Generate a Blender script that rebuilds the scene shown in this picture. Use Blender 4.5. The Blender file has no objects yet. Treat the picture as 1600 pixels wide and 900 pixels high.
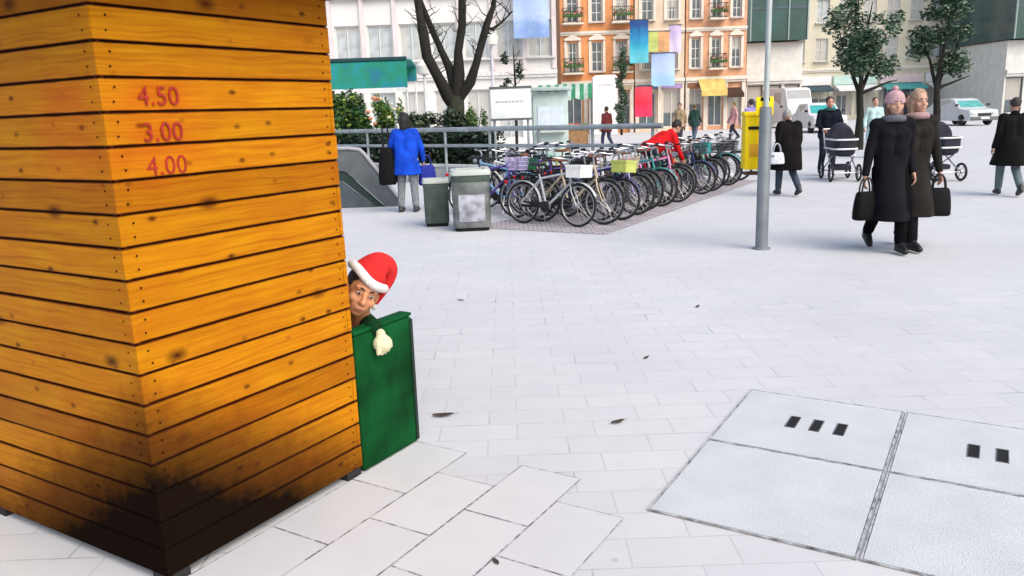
import bpy, bmesh, math, random
import numpy as np
from mathutils import Vector, Matrix, Euler, Quaternion
rnd = random.Random(7)
R = math.radians
S = bpy.context.scene
COL = S.collection

# ------------------------------------------------------------------ camera
F_PX, H = 1250.0, 1.62
cam_d = bpy.data.cameras.new('camera'); cam = bpy.data.objects.new('camera', cam_d); COL.objects.link(cam)
cam.location = (0, 0, H)
cam_d.sensor_width = 36; cam_d.lens = 36*F_PX/1600; cam_d.clip_start = .05; cam_d.clip_end = 600
CR = Matrix.Rotation(R(90-12.4), 3, 'X') @ Matrix.Rotation(R(-2.0), 3, 'Z')
cam.rotation_euler = CR.to_euler()
S.camera = cam

# ------------------------------------------------------------------ light (overcast day)
SUN_EL, SUN_AZ = R(46), R(142)          # azimuth from +Y towards +X
W = bpy.data.worlds.new('World'); S.world = W; W.use_nodes = True
nt = W.node_tree; sky = nt.nodes.new('ShaderNodeTexSky'); sky.sky_type = 'NISHITA'
sky.sun_disc = False; sky.sun_elevation = SUN_EL; sky.sun_rotation = SUN_AZ
sky.air_density = 1.2; sky.dust_density = 4.0
nt.links.new(sky.outputs[0], nt.nodes['Background'].inputs[0]); nt.nodes['Background'].inputs[1].default_value = .15
sd = bpy.data.lights.new('sun', 'SUN'); sd.energy = 1.3; sd.angle = R(60); sd.color = (1, .96, .9)
sun = bpy.data.objects.new('sun', sd); COL.objects.link(sun)
sdir = Vector((math.sin(SUN_AZ)*math.cos(SUN_EL), math.cos(SUN_AZ)*math.cos(SUN_EL), math.sin(SUN_EL)))
sun.rotation_euler = sdir.to_track_quat('Z', 'Y').to_euler()
S.view_settings.view_transform = 'Standard'; S.view_settings.look = 'None'
S.view_settings.exposure = 0.60; S.view_settings.gamma = 1

# ------------------------------------------------------------------ pixel helpers (1600 x 900 photograph)
def ray(x, y): return CR @ Vector(((x-800)/F_PX, (450-y)/F_PX, -1))
def gp(x, y, z=0.0):
    d = ray(x, y); return Vector((0, 0, H)) + d*((z-H)/d.z)
def at(x, y, Y):
    d = ray(x, y); return Vector((0, 0, H)) + d*(Y/d.y)

# ------------------------------------------------------------------ materials
def mat(name, col, rough=.7, var=.12, scale=6., bump=0., metal=0., spec=.4, detail=4., col2=None, bscale=None):
    m = bpy.data.materials.new(name); m.use_nodes = True; t = m.node_tree; b = t.nodes['Principled BSDF']
    b.inputs['Roughness'].default_value = rough; b.inputs['Metallic'].default_value = metal
    b.inputs['Specular IOR Level'].default_value = spec
    tc = t.nodes.new('ShaderNodeTexCoord'); n = t.nodes.new('ShaderNodeTexNoise')
    n.inputs['Scale'].default_value = scale; n.inputs['Detail'].default_value = detail
    t.links.new(tc.outputs['Object'], n.inputs['Vector'])
    r = t.nodes.new('ShaderNodeValToRGB'); e = r.color_ramp.elements
    e[0].position = .3; e[1].position = .72
    a = [max(0, c*(1-var)) for c in col[:3]]; c2 = col2 or [min(1, c*(1+var)) for c in col[:3]]
    e[0].color = (*a, 1); e[1].color = (*c2, 1)
    t.links.new(n.outputs[0], r.inputs[0]); t.links.new(r.outputs[0], b.inputs['Base Color'])
    if bump:
        bn = t.nodes.new('ShaderNodeBump'); bn.inputs['Strength'].default_value = bump; bn.inputs['Distance'].default_value = .01
        n2 = t.nodes.new('ShaderNodeTexNoise'); n2.inputs['Scale'].default_value = bscale or scale*4; n2.inputs['Detail'].default_value = 5
        t.links.new(tc.outputs['Object'], n2.inputs['Vector']); t.links.new(n2.outputs[0], bn.inputs['Height'])
        t.links.new(bn.outputs[0], b.inputs['Normal'])
    return m
_mc = {}
def M(name, *a, **k):
    if name not in _mc: _mc[name] = mat(name, *a, **k)
    return _mc[name]

class NB:                                      # tiny node builder
    def __init__(s, name):
        s.m = bpy.data.materials.new(name); s.m.use_nodes = True; s.t = s.m.node_tree; s.b = s.t.nodes['Principled BSDF']
    def n(s, ty, **k):
        o = s.t.nodes.new(ty)
        for a, v in k.items(): setattr(o, a, v)
        return o
    def put(s, inp, v):
        if isinstance(v, (int, float)): inp.default_value = v
        elif isinstance(v, tuple): inp.default_value = v
        else: s.t.links.new(v, inp)
    def math(s, op, a, b=0., c=None, clamp=False):
        o = s.n('ShaderNodeMath', operation=op); o.use_clamp = clamp
        s.put(o.inputs[0], a); s.put(o.inputs[1], b)
        if c is not None: s.put(o.inputs[2], c)
        return o.outputs[0]
    def mix(s, f, a, b, mode='MIX'):
        o = s.n('ShaderNodeMix', data_type='RGBA', blend_type=mode); s.put(o.inputs[0], f); s.put(o.inputs[6], a); s.put(o.inputs[7], b)
        return o.outputs[2]
    def ramp(s, f, stops):
        o = s.n('ShaderNodeValToRGB'); s.put(o.inputs[0], f); e = o.color_ramp.elements
        while len(e) < len(stops): e.new(.5)
        for q, (p, c) in zip(e, stops): q.position = p; q.color = (*c, 1) if len(c) == 3 else c
        return o.outputs[0]
    def noise(s, v, sc, det=4., rough=.55):
        o = s.n('ShaderNodeTexNoise'); s.put(o.inputs['Vector'], v); o.inputs['Scale'].default_value = sc
        o.inputs['Detail'].default_value = det; o.inputs['Roughness'].default_value = rough; return o.outputs[0]
    def sep(s, v):
        o = s.n('ShaderNodeSeparateXYZ'); s.put(o.inputs[0], v); return o.outputs
    def comb(s, x, y, z):
        o = s.n('ShaderNodeCombineXYZ'); s.put(o.inputs[0], x); s.put(o.inputs[1], y); s.put(o.inputs[2], z); return o.outputs[0]
    def obj(s): return s.n('ShaderNodeTexCoord').outputs['Object']
    def bump(s, h, st=.3, d=.01):
        o = s.n('ShaderNodeBump'); o.inputs['Strength'].default_value = st; o.inputs['Distance'].default_value = d
        s.put(o.inputs['Height'], h); s.put(s.b.inputs['Normal'], o.outputs[0])

BOARD = .1085
def wood_boards():
    k = NB('orange_stained_pine'); x, y, z = k.sep(k.obj()); z = k.math('SUBTRACT', z, .035)
    s = k.math('ADD', x, y)
    bi = k.math('FLOOR', k.math('DIVIDE', z, BOARD))
    wn = k.n('ShaderNodeTexWhiteNoise', noise_dimensions='1D'); k.put(wn.inputs['W'], bi); rv = wn.outputs['Value']
    so = k.math('ADD', s, k.math('MULTIPLY', rv, 7.3))
    warp = k.math('MULTIPLY', k.math('SUBTRACT', k.noise(k.comb(k.math('MULTIPLY', so, 2.2), k.math('MULTIPLY', z, 6), 0.), 1., 2), .5), .05)
    zz = k.math('ADD', z, warp)
    g1 = k.noise(k.comb(k.math('MULTIPLY', so, 2.4), k.math('MULTIPLY', zz, 85), rv), 1., 6, .66)
    g2 = k.noise(k.comb(k.math('MULTIPLY', so, 3.0), k.math('MULTIPLY', z, 5), rv), 1., 3)
    c = k.ramp(g1, [(.25, (.28, .085, .0018)), (.48, (.45, .172, .0025)), (.75, (.57, .25, .004))])
    c = k.mix(k.math('MULTIPLY', k.math('SUBTRACT', g2, .38, clamp=True), 1.8, clamp=True), c, (.36, .085, .003, 1))
    hv = k.ramp(rv, [(0, (.72, .64, .6)), (.5, (.96, .97, 1.)), (1, (1.08, 1.06, 1.1))])
    c = k.mix(1., c, hv, 'MULTIPLY')
    # knots
    def knots(sx, sz, thr, r0, r1, seed):
        v = k.n('ShaderNodeTexVoronoi', feature='F1'); v.inputs['Scale'].default_value = 1.
        k.put(v.inputs['Vector'], k.comb(k.math('MULTIPLY', k.math('ADD', s, seed), sx), k.math('MULTIPLY', z, sz), 0.5)); v.inputs['Randomness'].default_value = .9
        wob = k.math('MULTIPLY', k.noise(k.obj(), 60., 2), .05)
        d = k.math('ADD', v.outputs['Distance'], wob)
        f = k.math('SUBTRACT', 1., k.math('DIVIDE', k.math('SUBTRACT', d, r0), r1-r0), clamp=True)
        return k.math('MULTIPLY', f, k.math('GREATER_THAN', k.sep(v.outputs['Color'])[0], thr))
    kn = k.math('MAXIMUM', knots(4.2, 8.2, .58, .09, .27, 3.1), k.math('MULTIPLY', knots(13., 22., .80, .12, .32, 9.7), .85))
    c = k.mix(k.math('MULTIPLY', kn, .97), c, (.05, .008, .001, 1))
    # reddish stain of faded lettering about shoulder height, near the corner
    rs = k.math('MULTIPLY', k.math('SUBTRACT', 1., k.math('MULTIPLY', k.math('ABSOLUTE', k.math('SUBTRACT', z, 1.58)), 4.4), clamp=True), k.math('SUBTRACT', 1., k.math('MULTIPLY', k.math('ABSOLUTE', k.math('SUBTRACT', s, .2)), 4.2), clamp=True)); rs = k.math('MULTIPLY', rs, 2.2, clamp=True)
    c = k.mix(k.math('MULTIPLY', rs, k.math('MULTIPLY', k.noise(k.obj(), 9., 3), .55)), c, (.50, .055, .006, 1))
    # board joints weathered dark
    fr = k.math('FRACT', k.math('DIVIDE', z, BOARD)); e = k.math('MINIMUM', fr, k.math('SUBTRACT', 1., fr))
    jn = k.math('ADD', .035, k.math('MULTIPLY', k.noise(k.comb(k.math('MULTIPLY', s, 9), bi, 0.), 1., 4), .09))
    j = k.math('SUBTRACT', 1., k.math('DIVIDE', e, jn), clamp=True)
    c = k.mix(k.math('MULTIPLY', j, 1.6, clamp=True), c, (.040, .006, .0012, 1))
    # splash dirt and rot mixed with shade painted in, worst at the near corner
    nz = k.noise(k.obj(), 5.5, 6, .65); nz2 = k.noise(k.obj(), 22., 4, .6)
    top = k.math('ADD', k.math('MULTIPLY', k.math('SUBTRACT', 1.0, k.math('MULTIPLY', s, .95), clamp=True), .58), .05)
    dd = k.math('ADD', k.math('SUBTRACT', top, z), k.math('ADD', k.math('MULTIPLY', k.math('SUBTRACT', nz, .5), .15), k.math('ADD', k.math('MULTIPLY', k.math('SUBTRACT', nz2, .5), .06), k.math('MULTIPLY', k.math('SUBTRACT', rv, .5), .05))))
    dirt_shade = k.math('ADD', k.math('MULTIPLY', dd, 2.3), .36, clamp=True)
    c = k.mix(k.math('MULTIPLY', k.math('MULTIPLY', dirt_shade, 1.9, clamp=True), .80), c, k.mix(.75, c, (.085, .022, .005, 1)))
    c = k.mix(k.math('MULTIPLY', k.math('POWER', dirt_shade, 1.25), .99), c, (.006, .004, .003, 1))
    k.put(k.b.inputs['Base Color'], c)
    k.put(k.b.inputs['Roughness'], k.math('ADD', .5, k.math('MULTIPLY', dirt_shade, .45))); k.put(k.b.inputs['Specular IOR Level'], k.math('SUBTRACT', .07, k.math('MULTIPLY', dirt_shade, .06)))
    k.bump(k.math('ADD', g1, k.math('MULTIPLY', kn, -.6)), .35, .004)
    return k.m

def pavers():
    k = NB('pale_concrete_pavers'); o = k.obj()
    br = k.n('ShaderNodeTexBrick'); k.put(br.inputs['Vector'], o)
    br.inputs['Scale'].default_value = 1; br.inputs['Brick Width'].default_value = .40; br.inputs['Row Height'].default_value = .2
    br.inputs['Mortar Size'].default_value = .0045; br.inputs['Mortar Smooth'].default_value = .3; br.offset = .37
    br.inputs['Color1'].default_value = (.50, .51, .525, 1); br.inputs['Color2'].default_value = (.535, .54, .55, 1); br.inputs['Mortar'].default_value = (.445, .45, .46, 1)
    n1 = k.noise(o, .55, 5, .6); n2 = k.noise(o, 7., 5, .6); n3 = k.noise(o, 160., 2)
    c = k.mix(k.math('MULTIPLY', k.math('SUBTRACT', n1, .42, clamp=True), 1.7), br.outputs['Color'], (.42, .425, .455, 1))
    c = k.mix(k.math('MULTIPLY', k.math('SUBTRACT', n2, .5, clamp=True), 1.5), c, (.44, .445, .455, 1))
    c = k.mix(k.math('MULTIPLY', k.math('SUBTRACT', n3, .5, clamp=True), .9), c, (.42, .42, .44, 1))
    # dark stretches of open joint
    fac = k.math('MULTIPLY', br.outputs['Fac'], k.math('MULTIPLY', k.math('SUBTRACT', k.noise(o, 2.3, 3), .55, clamp=True), 5., clamp=True), clamp=True)
    c = k.mix(k.math('MULTIPLY', fac, .75), c, (.12, .12, .13, 1))
    # chewing gum spots
    v = k.n('ShaderNodeTexVoronoi'); k.put(v.inputs['Vector'], o); v.inputs['Scale'].default_value = 2.2
    g = k.math('MULTIPLY', k.math('LESS_THAN', v.outputs['Distance'], .045), k.math('GREATER_THAN', k.sep(v.outputs['Color'])[1], .40))
    c = k.mix(k.math('MULTIPLY', g, .45), c, (.30, .30, .31, 1))
    k.put(k.b.inputs['Base Color'], c); k.b.inputs['Roughness'].default_value = .75; k.b.inputs['Specular IOR Level'].default_value = .3
    k.bump(k.math('ADD', k.math('MULTIPLY', n3, .25), k.math('MULTIPLY', br.outputs['Fac'], -1.)), .4, .004)
    return k.m

def slabs(name, w, h, c1, c2, mort, msize, off=.5):
    k = NB(name); o = k.obj()
    br = k.n('ShaderNodeTexBrick'); k.put(br.inputs['Vector'], o); br.offset = off
    br.inputs['Scale'].default_value = 1; br.inputs['Brick Width'].default_value = w; br.inputs['Row Height'].default_value = h
    br.inputs['Mortar Size'].default_value = msize; br.inputs['Mortar Smooth'].default_value = .25
    br.inputs['Color1'].default_value = (*c1, 1); br.inputs['Color2'].default_value = (*c2, 1); br.inputs['Mortar'].default_value = (*mort, 1)
    n1 = k.noise(o, 2.5, 5, .6); n3 = k.noise(o, 150., 2)
    joint = k.math('MULTIPLY', br.outputs['Fac'], k.math('MULTIPLY', k.math('SUBTRACT', k.noise(o, 14., 4, .7), .44, clamp=True), 9., clamp=True))
    c = k.mix(joint, k.mix(k.math('MULTIPLY', k.math('SUBTRACT', n1, .45, clamp=True), 1.2), k.mix(br.outputs['Fac'], br.outputs['Color'], tuple(.82*v for v in c1)+(1,)), tuple(.85*v for v in c1)+(1,)), (*mort, 1))
    c = k.mix(k.math('MULTIPLY', k.math('SUBTRACT', n3, .52, clamp=True), .9), c, tuple(.7*v for v in c1)+(1,))
    k.put(k.b.inputs['Base Color'], c); k.b.inputs['Roughness'].default_value = .72; k.b.inputs['Specular IOR Level'].default_value = .3
    k.bump(k.math('ADD', k.math('MULTIPLY', n3, .3), k.math('MULTIPLY', br.outputs['Fac'], -1.)), .5, .005)
    return k.m

# ------------------------------------------------------------------ mesh builder
class MB:
    def __init__(s): s.v = []; s.f = []; s.mi = []
    def add(s, vs, fs, mi=0):
        o = len(s.v); s.v += [tuple(p) for p in vs]; s.f += [tuple(i+o for i in f) for f in fs]; s.mi += [mi]*len(fs); return s
    def box(s, c, d, rot=None, mi=0, bev=0.):
        x, y, z = (d[0]/2, d[1]/2, d[2]/2)
        if bev > 0 and min(x, y, z) > bev*1.05:
            b = bev; vs = []; bm = bmesh.new(); bmesh.ops.create_cube(bm, size=1)
            for v in bm.verts: v.co = (v.co.x*2*x, v.co.y*2*y, v.co.z*2*z)
            bmesh.ops.bevel(bm, geom=bm.edges[:], offset=b, segments=2, affect='EDGES', profile=.5)
            bm.verts.index_update(); vs = [v.co.copy() for v in bm.verts]; fs = [[v.index for v in f.verts] for f in bm.faces]; bm.free()
        else:
            vs = [Vector((sx*x, sy*y, sz*z)) for sx in (-1, 1) for sy in (-1, 1) for sz in (-1, 1)]
            fs = [(0, 1, 3, 2), (4, 6, 7, 5), (0, 4, 5, 1), (2, 3, 7, 6), (0, 2, 6, 4), (1, 5, 7, 3)]
        q = rot.to_matrix() if isinstance(rot, Euler) else (rot if rot is not None else Matrix.Identity(3))
        c = Vector(c); return s.add([q @ v + c for v in vs], fs, mi)
    def tube(s, pts, r, n=8, mi=0, cap=True, closed=False):
        pts = [Vector(p) for p in pts]; m = len(pts); rr = r if isinstance(r, (list, tuple)) else [r]*m
        vs = []; fs = []; up = None
        for i, p in enumerate(pts):
            a = pts[(i-1) % m] if (i > 0 or closed) else p; b = pts[(i+1) % m] if (i < m-1 or closed) else p
            t = (b-a).normalized()
            if up is None: up = Vector((0, 0, 1)) if abs(t.z) < .9 else Vector((1, 0, 0))
            u = t.cross(up)
            if u.length < 1e-5: u = t.cross(Vector((0, 1, 0)))
            u.normalize(); w = u.cross(t).normalized(); up = w
            vs += [p + (u*math.cos(2*math.pi*k/n) + w*math.sin(2*math.pi*k/n))*rr[i] for k in range(n)]
        for i in range(m if closed else m-1):
            j = (i+1) % m
            fs += [(i*n+k, i*n+(k+1) % n, j*n+(k+1) % n, j*n+k) for k in range(n)]
        if cap and not closed: fs += [tuple(range(n))[::-1], tuple((m-1)*n+k for k in range(n))]
        return s.add(vs, fs, mi)
    def lathe(s, prof, n=24, c=(0, 0, 0), axis='Z', mi=0):
        c = Vector(c); vs = []; fs = []; m = len(prof)
        for (r, z) in prof:
            for k in range(n):
                a = 2*math.pi*k/n; p = Vector((r*math.cos(a), r*math.sin(a), z))
                if axis == 'X': p = Vector((p.z, p.x, p.y))
                if axis == 'Y': p = Vector((p.y, p.z, p.x))
                vs.append(p+c)
        for i in range(m-1): fs += [(i*n+k, i*n+(k+1) % n, (i+1)*n+(k+1) % n, (i+1)*n+k) for k in range(n)]
        if prof[0][0] > 1e-6: fs.append(tuple(range(n))[::-1])
        if prof[-1][0] > 1e-6: fs.append(tuple((m-1)*n+k for k in range(n)))
        return s.add(vs, fs, mi)
    def loft(s, rings, mi=0, cap=True):
        n = len(rings[0]); vs = [Vector(p) for r in rings for p in r]; fs = []
        for i in range(len(rings)-1): fs += [(i*n+k, i*n+(k+1) % n, (i+1)*n+(k+1) % n, (i+1)*n+k) for k in range(n)]
        if cap: fs += [tuple(range(n))[::-1], tuple((len(rings)-1)*n+k for k in range(n))]
        return s.add(vs, fs, mi)
    def prism(s, poly, d0, d1, plane='XZ', mi=0):           # outline extruded along the third axis
        n = len(poly); mk = {'XZ': lambda p, d: Vector((p[0], d, p[1])), 'YZ': lambda p, d: Vector((d, p[0], p[1])), 'XY': lambda p, d: Vector((p[0], p[1], d))}[plane]
        vs = [mk(p, d0) for p in poly] + [mk(p, d1) for p in poly]
        fs = [tuple(range(n)), tuple(range(2*n-1, n-1, -1))] + [(i, i+n, (i+1) % n+n, (i+1) % n) for i in range(n)]
        return s.add(vs, fs, mi)
    def ell(s, c, r, rot=None, n=14, m=9, mi=0):
        vs = []; fs = []; q = rot.to_matrix() if rot else Matrix.Identity(3); c = Vector(c)
        for i in range(m+1):
            ph = math.pi*i/m
            for k in range(n):
                a = 2*math.pi*k/n; p = Vector((r[0]*math.sin(ph)*math.cos(a), r[1]*math.sin(ph)*math.sin(a), -r[2]*math.cos(ph))); vs.append(q @ p + c)
        for i in range(m): fs += [(i*n+k, i*n+(k+1) % n, (i+1)*n+(k+1) % n, (i+1)*n+k) for k in range(n)]
        return s.add(vs, fs, mi)
    def cap(s, a, ra, b, rb, n=12, mi=0):                   # tapered capsule
        a, b = Vector(a), Vector(b); t = (b-a); L = t.length; t = t/L if L > 1e-6 else Vector((0, 0, 1))
        pts = []; rr = []
        for i in range(5):
            q = math.pi/2*(1-i/4); pts.append(a - t*ra*math.sin(q)); rr.append(max(ra*math.cos(q), ra*.02))
        for i in range(1, 5):
            f = i/4; pts.append(a.lerp(b, f)); rr.append(ra+(rb-ra)*f)
        for i in range(1, 5):
            q = math.pi/2*(i/4); pts.append(b + t*rb*math.sin(q)); rr.append(max(rb*math.cos(q), rb*.02))
        return s.tube(pts, rr, n, mi)
    def mesh(s, name, mats, smooth=40.):
        me = bpy.data.meshes.new(name); me.from_pydata(s.v, [], s.f)
        for m in (mats if isinstance(mats, (list, tuple)) else [mats]): me.materials.append(m)
        me.polygons.foreach_set('material_index', s.mi)
        bm = bmesh.new(); bm.from_mesh(me); bmesh.ops.recalc_face_normals(bm, faces=bm.faces[:]); bm.to_mesh(me); bm.free()
        if smooth: me.shade_smooth(); me.set_sharp_from_angle(angle=R(smooth))
        me.update(); return me
    def build(s, name, mats, parent=None, smooth=40.):
        o = bpy.data.objects.new(name, s.mesh(name, mats, smooth)); COL.objects.link(o)
        if parent: o.parent = parent
        return o

def tag(o, label=None, cat=None, group=None, kind=None):
    if label: o['label'] = label
    if cat: o['category'] = cat
    if group: o['group'] = group
    if kind: o['kind'] = kind
    return o
def thing(name, label, cat, loc=(0, 0, 0), rz=0., group=None):
    o = bpy.data.objects.new(name, None); COL.objects.link(o); o.empty_display_size = .2
    o.location = loc; o.rotation_euler = (0, 0, rz); return tag(o, label, cat, group)
KIDS = {}
def kids(o): return [c for c in bpy.data.objects if c.parent == o]
def copy_tree(o, parent=None):
    c = o.copy(); COL.objects.link(c)
    if parent: c.parent = parent
    for ch in kids(o): copy_tree(ch, c)
    return c
def remesh(mb, name, m, parent, voxel=.012, smooth=2):
    me = mb.mesh(name+'_src', m, 0); o = bpy.data.objects.new(name+'_src', me); COL.objects.link(o)
    r = o.modifiers.new('r', 'REMESH'); r.mode = 'VOXEL'; r.voxel_size = voxel; r.use_smooth_shade = True
    if smooth: q = o.modifiers.new('s', 'SMOOTH'); q.iterations = smooth; q.factor = .5
    dg = bpy.context.evaluated_depsgraph_get(); dg.update()
    nm = bpy.data.meshes.new_from_object(o.evaluated_get(dg)); nm.name = name
    bpy.data.objects.remove(o); bpy.data.meshes.remove(me)
    nm.materials.clear(); nm.materials.append(m); nm.shade_smooth()
    no = bpy.data.objects.new(name, nm); COL.objects.link(no); no.parent = parent; return no

# ------------------------------------------------------------------ hut frame of reference
P0 = gp(265, 918); P1 = gp(567, 740)
A = (P1-P0); LEN = A.length; A.normalize(); B = Vector((A.y, -A.x, 0)); HROT = math.atan2(A.y, A.x)
def hp(a, b, z=0.): return P0 + A*a + B*b + Vector((0, 0, z))

# ------------------------------------------------------------------ ground
g = MB(); g.add([(-160, -30, 0), (160, -30, 0), (160, 260, 0), (-160, 260, 0)], [(0, 1, 2, 3)])
tag(g.build('ground', pavers()), kind='structure')
g = MB()
for j in range(-4, 0):
    xe = 1.44 if j % 2 else 1.20
    g.add([(-3., .31*j, 0), (xe, .31*j, 0), (xe, .31*(j+1), 0), (-3., .31*(j+1), 0)], [(0, 1, 2, 3)])
o = g.build('slab_path', slabs('grey_paving_slabs', .48, .31, (.495, .50, .515), (.53, .535, .545), (.13, .13, .135), .005)); o.location = (P0.x, P0.y, .004); o.rotation_euler.z = HROT
tag(o, kind='structure')
# cobbled bay under the bicycles
ra0, ra1 = Vector((1.45, 10.95, 0)), Vector((5.25, 17.2, 0)); rad = (ra1-ra0).normalized(); bh = Vector((rad.y, -rad.x, 0))
c0 = ra0 - rad*.55 + bh*.1; c1 = ra1 + rad*.2 + bh*.1; c2 = c1 - bh*1.75; c3 = c0 - bh*2.1
g = MB(); g.add([(p.x, p.y, .004) for p in (c0, c1, c2, c3)], [(0, 1, 2, 3)])
tag(g.build('cobbles', slabs('pinkish_cobbles', .13, .11, (.36, .33, .35), (.46, .42, .45), (.15, .14, .15), .012)), kind='structure')

# ------------------------------------------------------------------ wooden hut
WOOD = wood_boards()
hut = thing('wooden_hut', 'orange stained timber hut with red painted prices, blackened at its base', 'hut', P0, HROT)
HD, HH = 2.3, 2.32
def board_wall(p, q, z0, z1):
    p, q = Vector(p), Vector(q); d = (q-p).normalized(); nrm = Vector((d.y, -d.x, 0)); mb = MB(); z = z0; G = .0075; prof = []
    n = int(math.ceil((z1-z0)/BOARD))
    for i in range(n):
        a, b = z0+i*BOARD, z0+(i+1)*BOARD; jit = rnd.uniform(-.0032, .0032)
        prof += [(a+.0015, -.010), (a+G*.6, jit), (b-G*.6, jit), (b-.0015, -.010)]
    vs = []; 
    for (zz, off) in prof:
        for t in (0, 1): vs.append((p.lerp(q, t)) + nrm*off + Vector((0, 0, zz)))
    fs = [(2*i, 2*i+1, 2*i+3, 2*i+2) for i in range(len(prof)-1)]
    mb.add(vs, fs)
    L_ = (q-p).length; zc = z0
    for i in range(n):                                   # nail heads
        for u_ in [.045, L_-.045] + ([L_/2] if L_ > 1.5 else []):
            for dz in (.3, .72):
                c_ = p + d*(u_+rnd.uniform(-.006, .006)) + Vector((0, 0, z0+(i+dz)*BOARD)) + nrm*.0042
                mb.add([c_ + d*.0042*math.cos(a) + Vector((0, 0, .0042*math.sin(a))) for a in [j*math.pi/3 for j in range(6)]], [tuple(range(6))], 1)
    for t in (0, 1):        # end grain closing
        e = p.lerp(q, t); bb = len(mb.v)
        mb.add([e + nrm*off + Vector((0, 0, zz)) for zz, off in prof] + [e - nrm*.02 + Vector((0, 0, zz)) for zz, off in prof], [(i, i+1, i+1+len(prof), i+len(prof)) for i in range(len(prof)-1)])
    return mb
Z0 = .035
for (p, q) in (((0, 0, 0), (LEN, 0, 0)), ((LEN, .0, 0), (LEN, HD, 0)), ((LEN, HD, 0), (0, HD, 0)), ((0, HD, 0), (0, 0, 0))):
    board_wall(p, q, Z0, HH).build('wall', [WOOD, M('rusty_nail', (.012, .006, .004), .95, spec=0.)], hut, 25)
mb = MB()
for (x, y) in ((.05, .05), (LEN-.05, .05), (.05, HD-.05), (LEN-.05, HD-.05), (.05, HD/2), (LEN-.05, HD/2)): mb.box((x, y, .02), (.09, .09, .04))
mb.box((LEN/2, HD/2, .045), (LEN-.06, HD-.06, .02))
mb.build('plinth', M('black_rubber', (.015, .015, .015), .8), hut)
RW = M('dark_red_stain', (.16, .018, .008), .6, .3, 9)
mb = MB(); ov = .30
mb.prism([(-ov, HH-.02), (LEN/2, HH+.42), (LEN+ov, HH-.02), (LEN+ov, HH+.02), (LEN/2, HH+.47), (-ov, HH+.02)], -ov, HD+ov, 'XZ')
mb.build('roof', M('roof_felt', (.05, .05, .055), .9), hut, 20)
mb = MB(); mb.prism([(-ov+.02, HH-.02), (LEN/2, HH+.41), (LEN+ov-.02, HH-.02), (LEN+ov-.02, HH-.16), (-ov+.02, HH-.16)], -ov+.02, -ov+.045, 'XZ')
mb.box((LEN+ov-.035, HD/2, HH-.10), (.025, HD+2*ov-.1, .16)); mb.box((-ov+.035, HD/2, HH-.10), (.025, HD+2*ov-.1, .16))
mb.build('fascia_board', RW, hut, 20)
mb = MB(); mb.box((LEN/2, -.012, HH-.115), (LEN+.03, .022, .09)); mb.build('trim_board', RW, hut, 20)
# painted lettering
def lettering(body, size, loc, rot, m, parent, name='lettering', ext=.0012, align='LEFT'):
    cu = bpy.data.curves.new(name, 'FONT'); cu.body = body; cu.size = size; cu.extrude = ext; cu.align_x = align; cu.space_character = 1.05
    o = bpy.data.objects.new(name+'_src', cu); COL.objects.link(o); dg = bpy.context.evaluated_depsgraph_get(); dg.update()
    me = bpy.data.meshes.new_from_object(o.evaluated_get(dg)); bpy.data.objects.remove(o)
    me.name = name; me.materials.clear(); me.materials.append(m)
    t = bpy.data.objects.new(name, me); COL.objects.link(t); t.parent = parent; t.location = loc; t.rotation_euler = rot; return t
RP = M('faded_red_paint', (.33, .016, .005), .6, .35, 30)
for (tx, zz) in (('4.50', 1.705), ('3.00', 1.588), ('4.00', 1.476)):
    lettering(tx, .088, (.125, -.0035, zz-.022), (R(90), 0, 0), RP, hut)

# ------------------------------------------------------------------ green chest beside the hut
gc = thing('green_board', 'dark green upright board standing at the end of the orange timber hut', 'board', hp(LEN+.012, .0), HROT)
GL, GD, GH = .415, .07, .660
GREEN = mat('dark_green_paint', (.001, .032, .007), .8, .35, 4, .3, col2=(.003, .085, .020), spec=.1)
mb = MB(); mb.box((GL/2, GD/2, GH/2), (GL, GD, GH-.004), bev=.012); mb.build('body', GREEN, gc)
mb = MB(); mb.box((GL/2, GD/2, GH+.008), (GL+.004, GD+.006, .018), bev=.007); mb.build('top_edge', mat('green_lid_paint', (.002, .075, .018), .75, .3, 7, spec=.1), gc)
mb = MB(); mb.box((GL+.002, GD/2, GH/2), (.012, GD-.02, GH-.03)); mb.box((GL-.010, -.003, GH/2), (.02, .01, GH-.03), bev=.003)
mb.build('edge_strip', mat('blackish_green', (.008, .02, .014), .6), gc)

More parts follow.
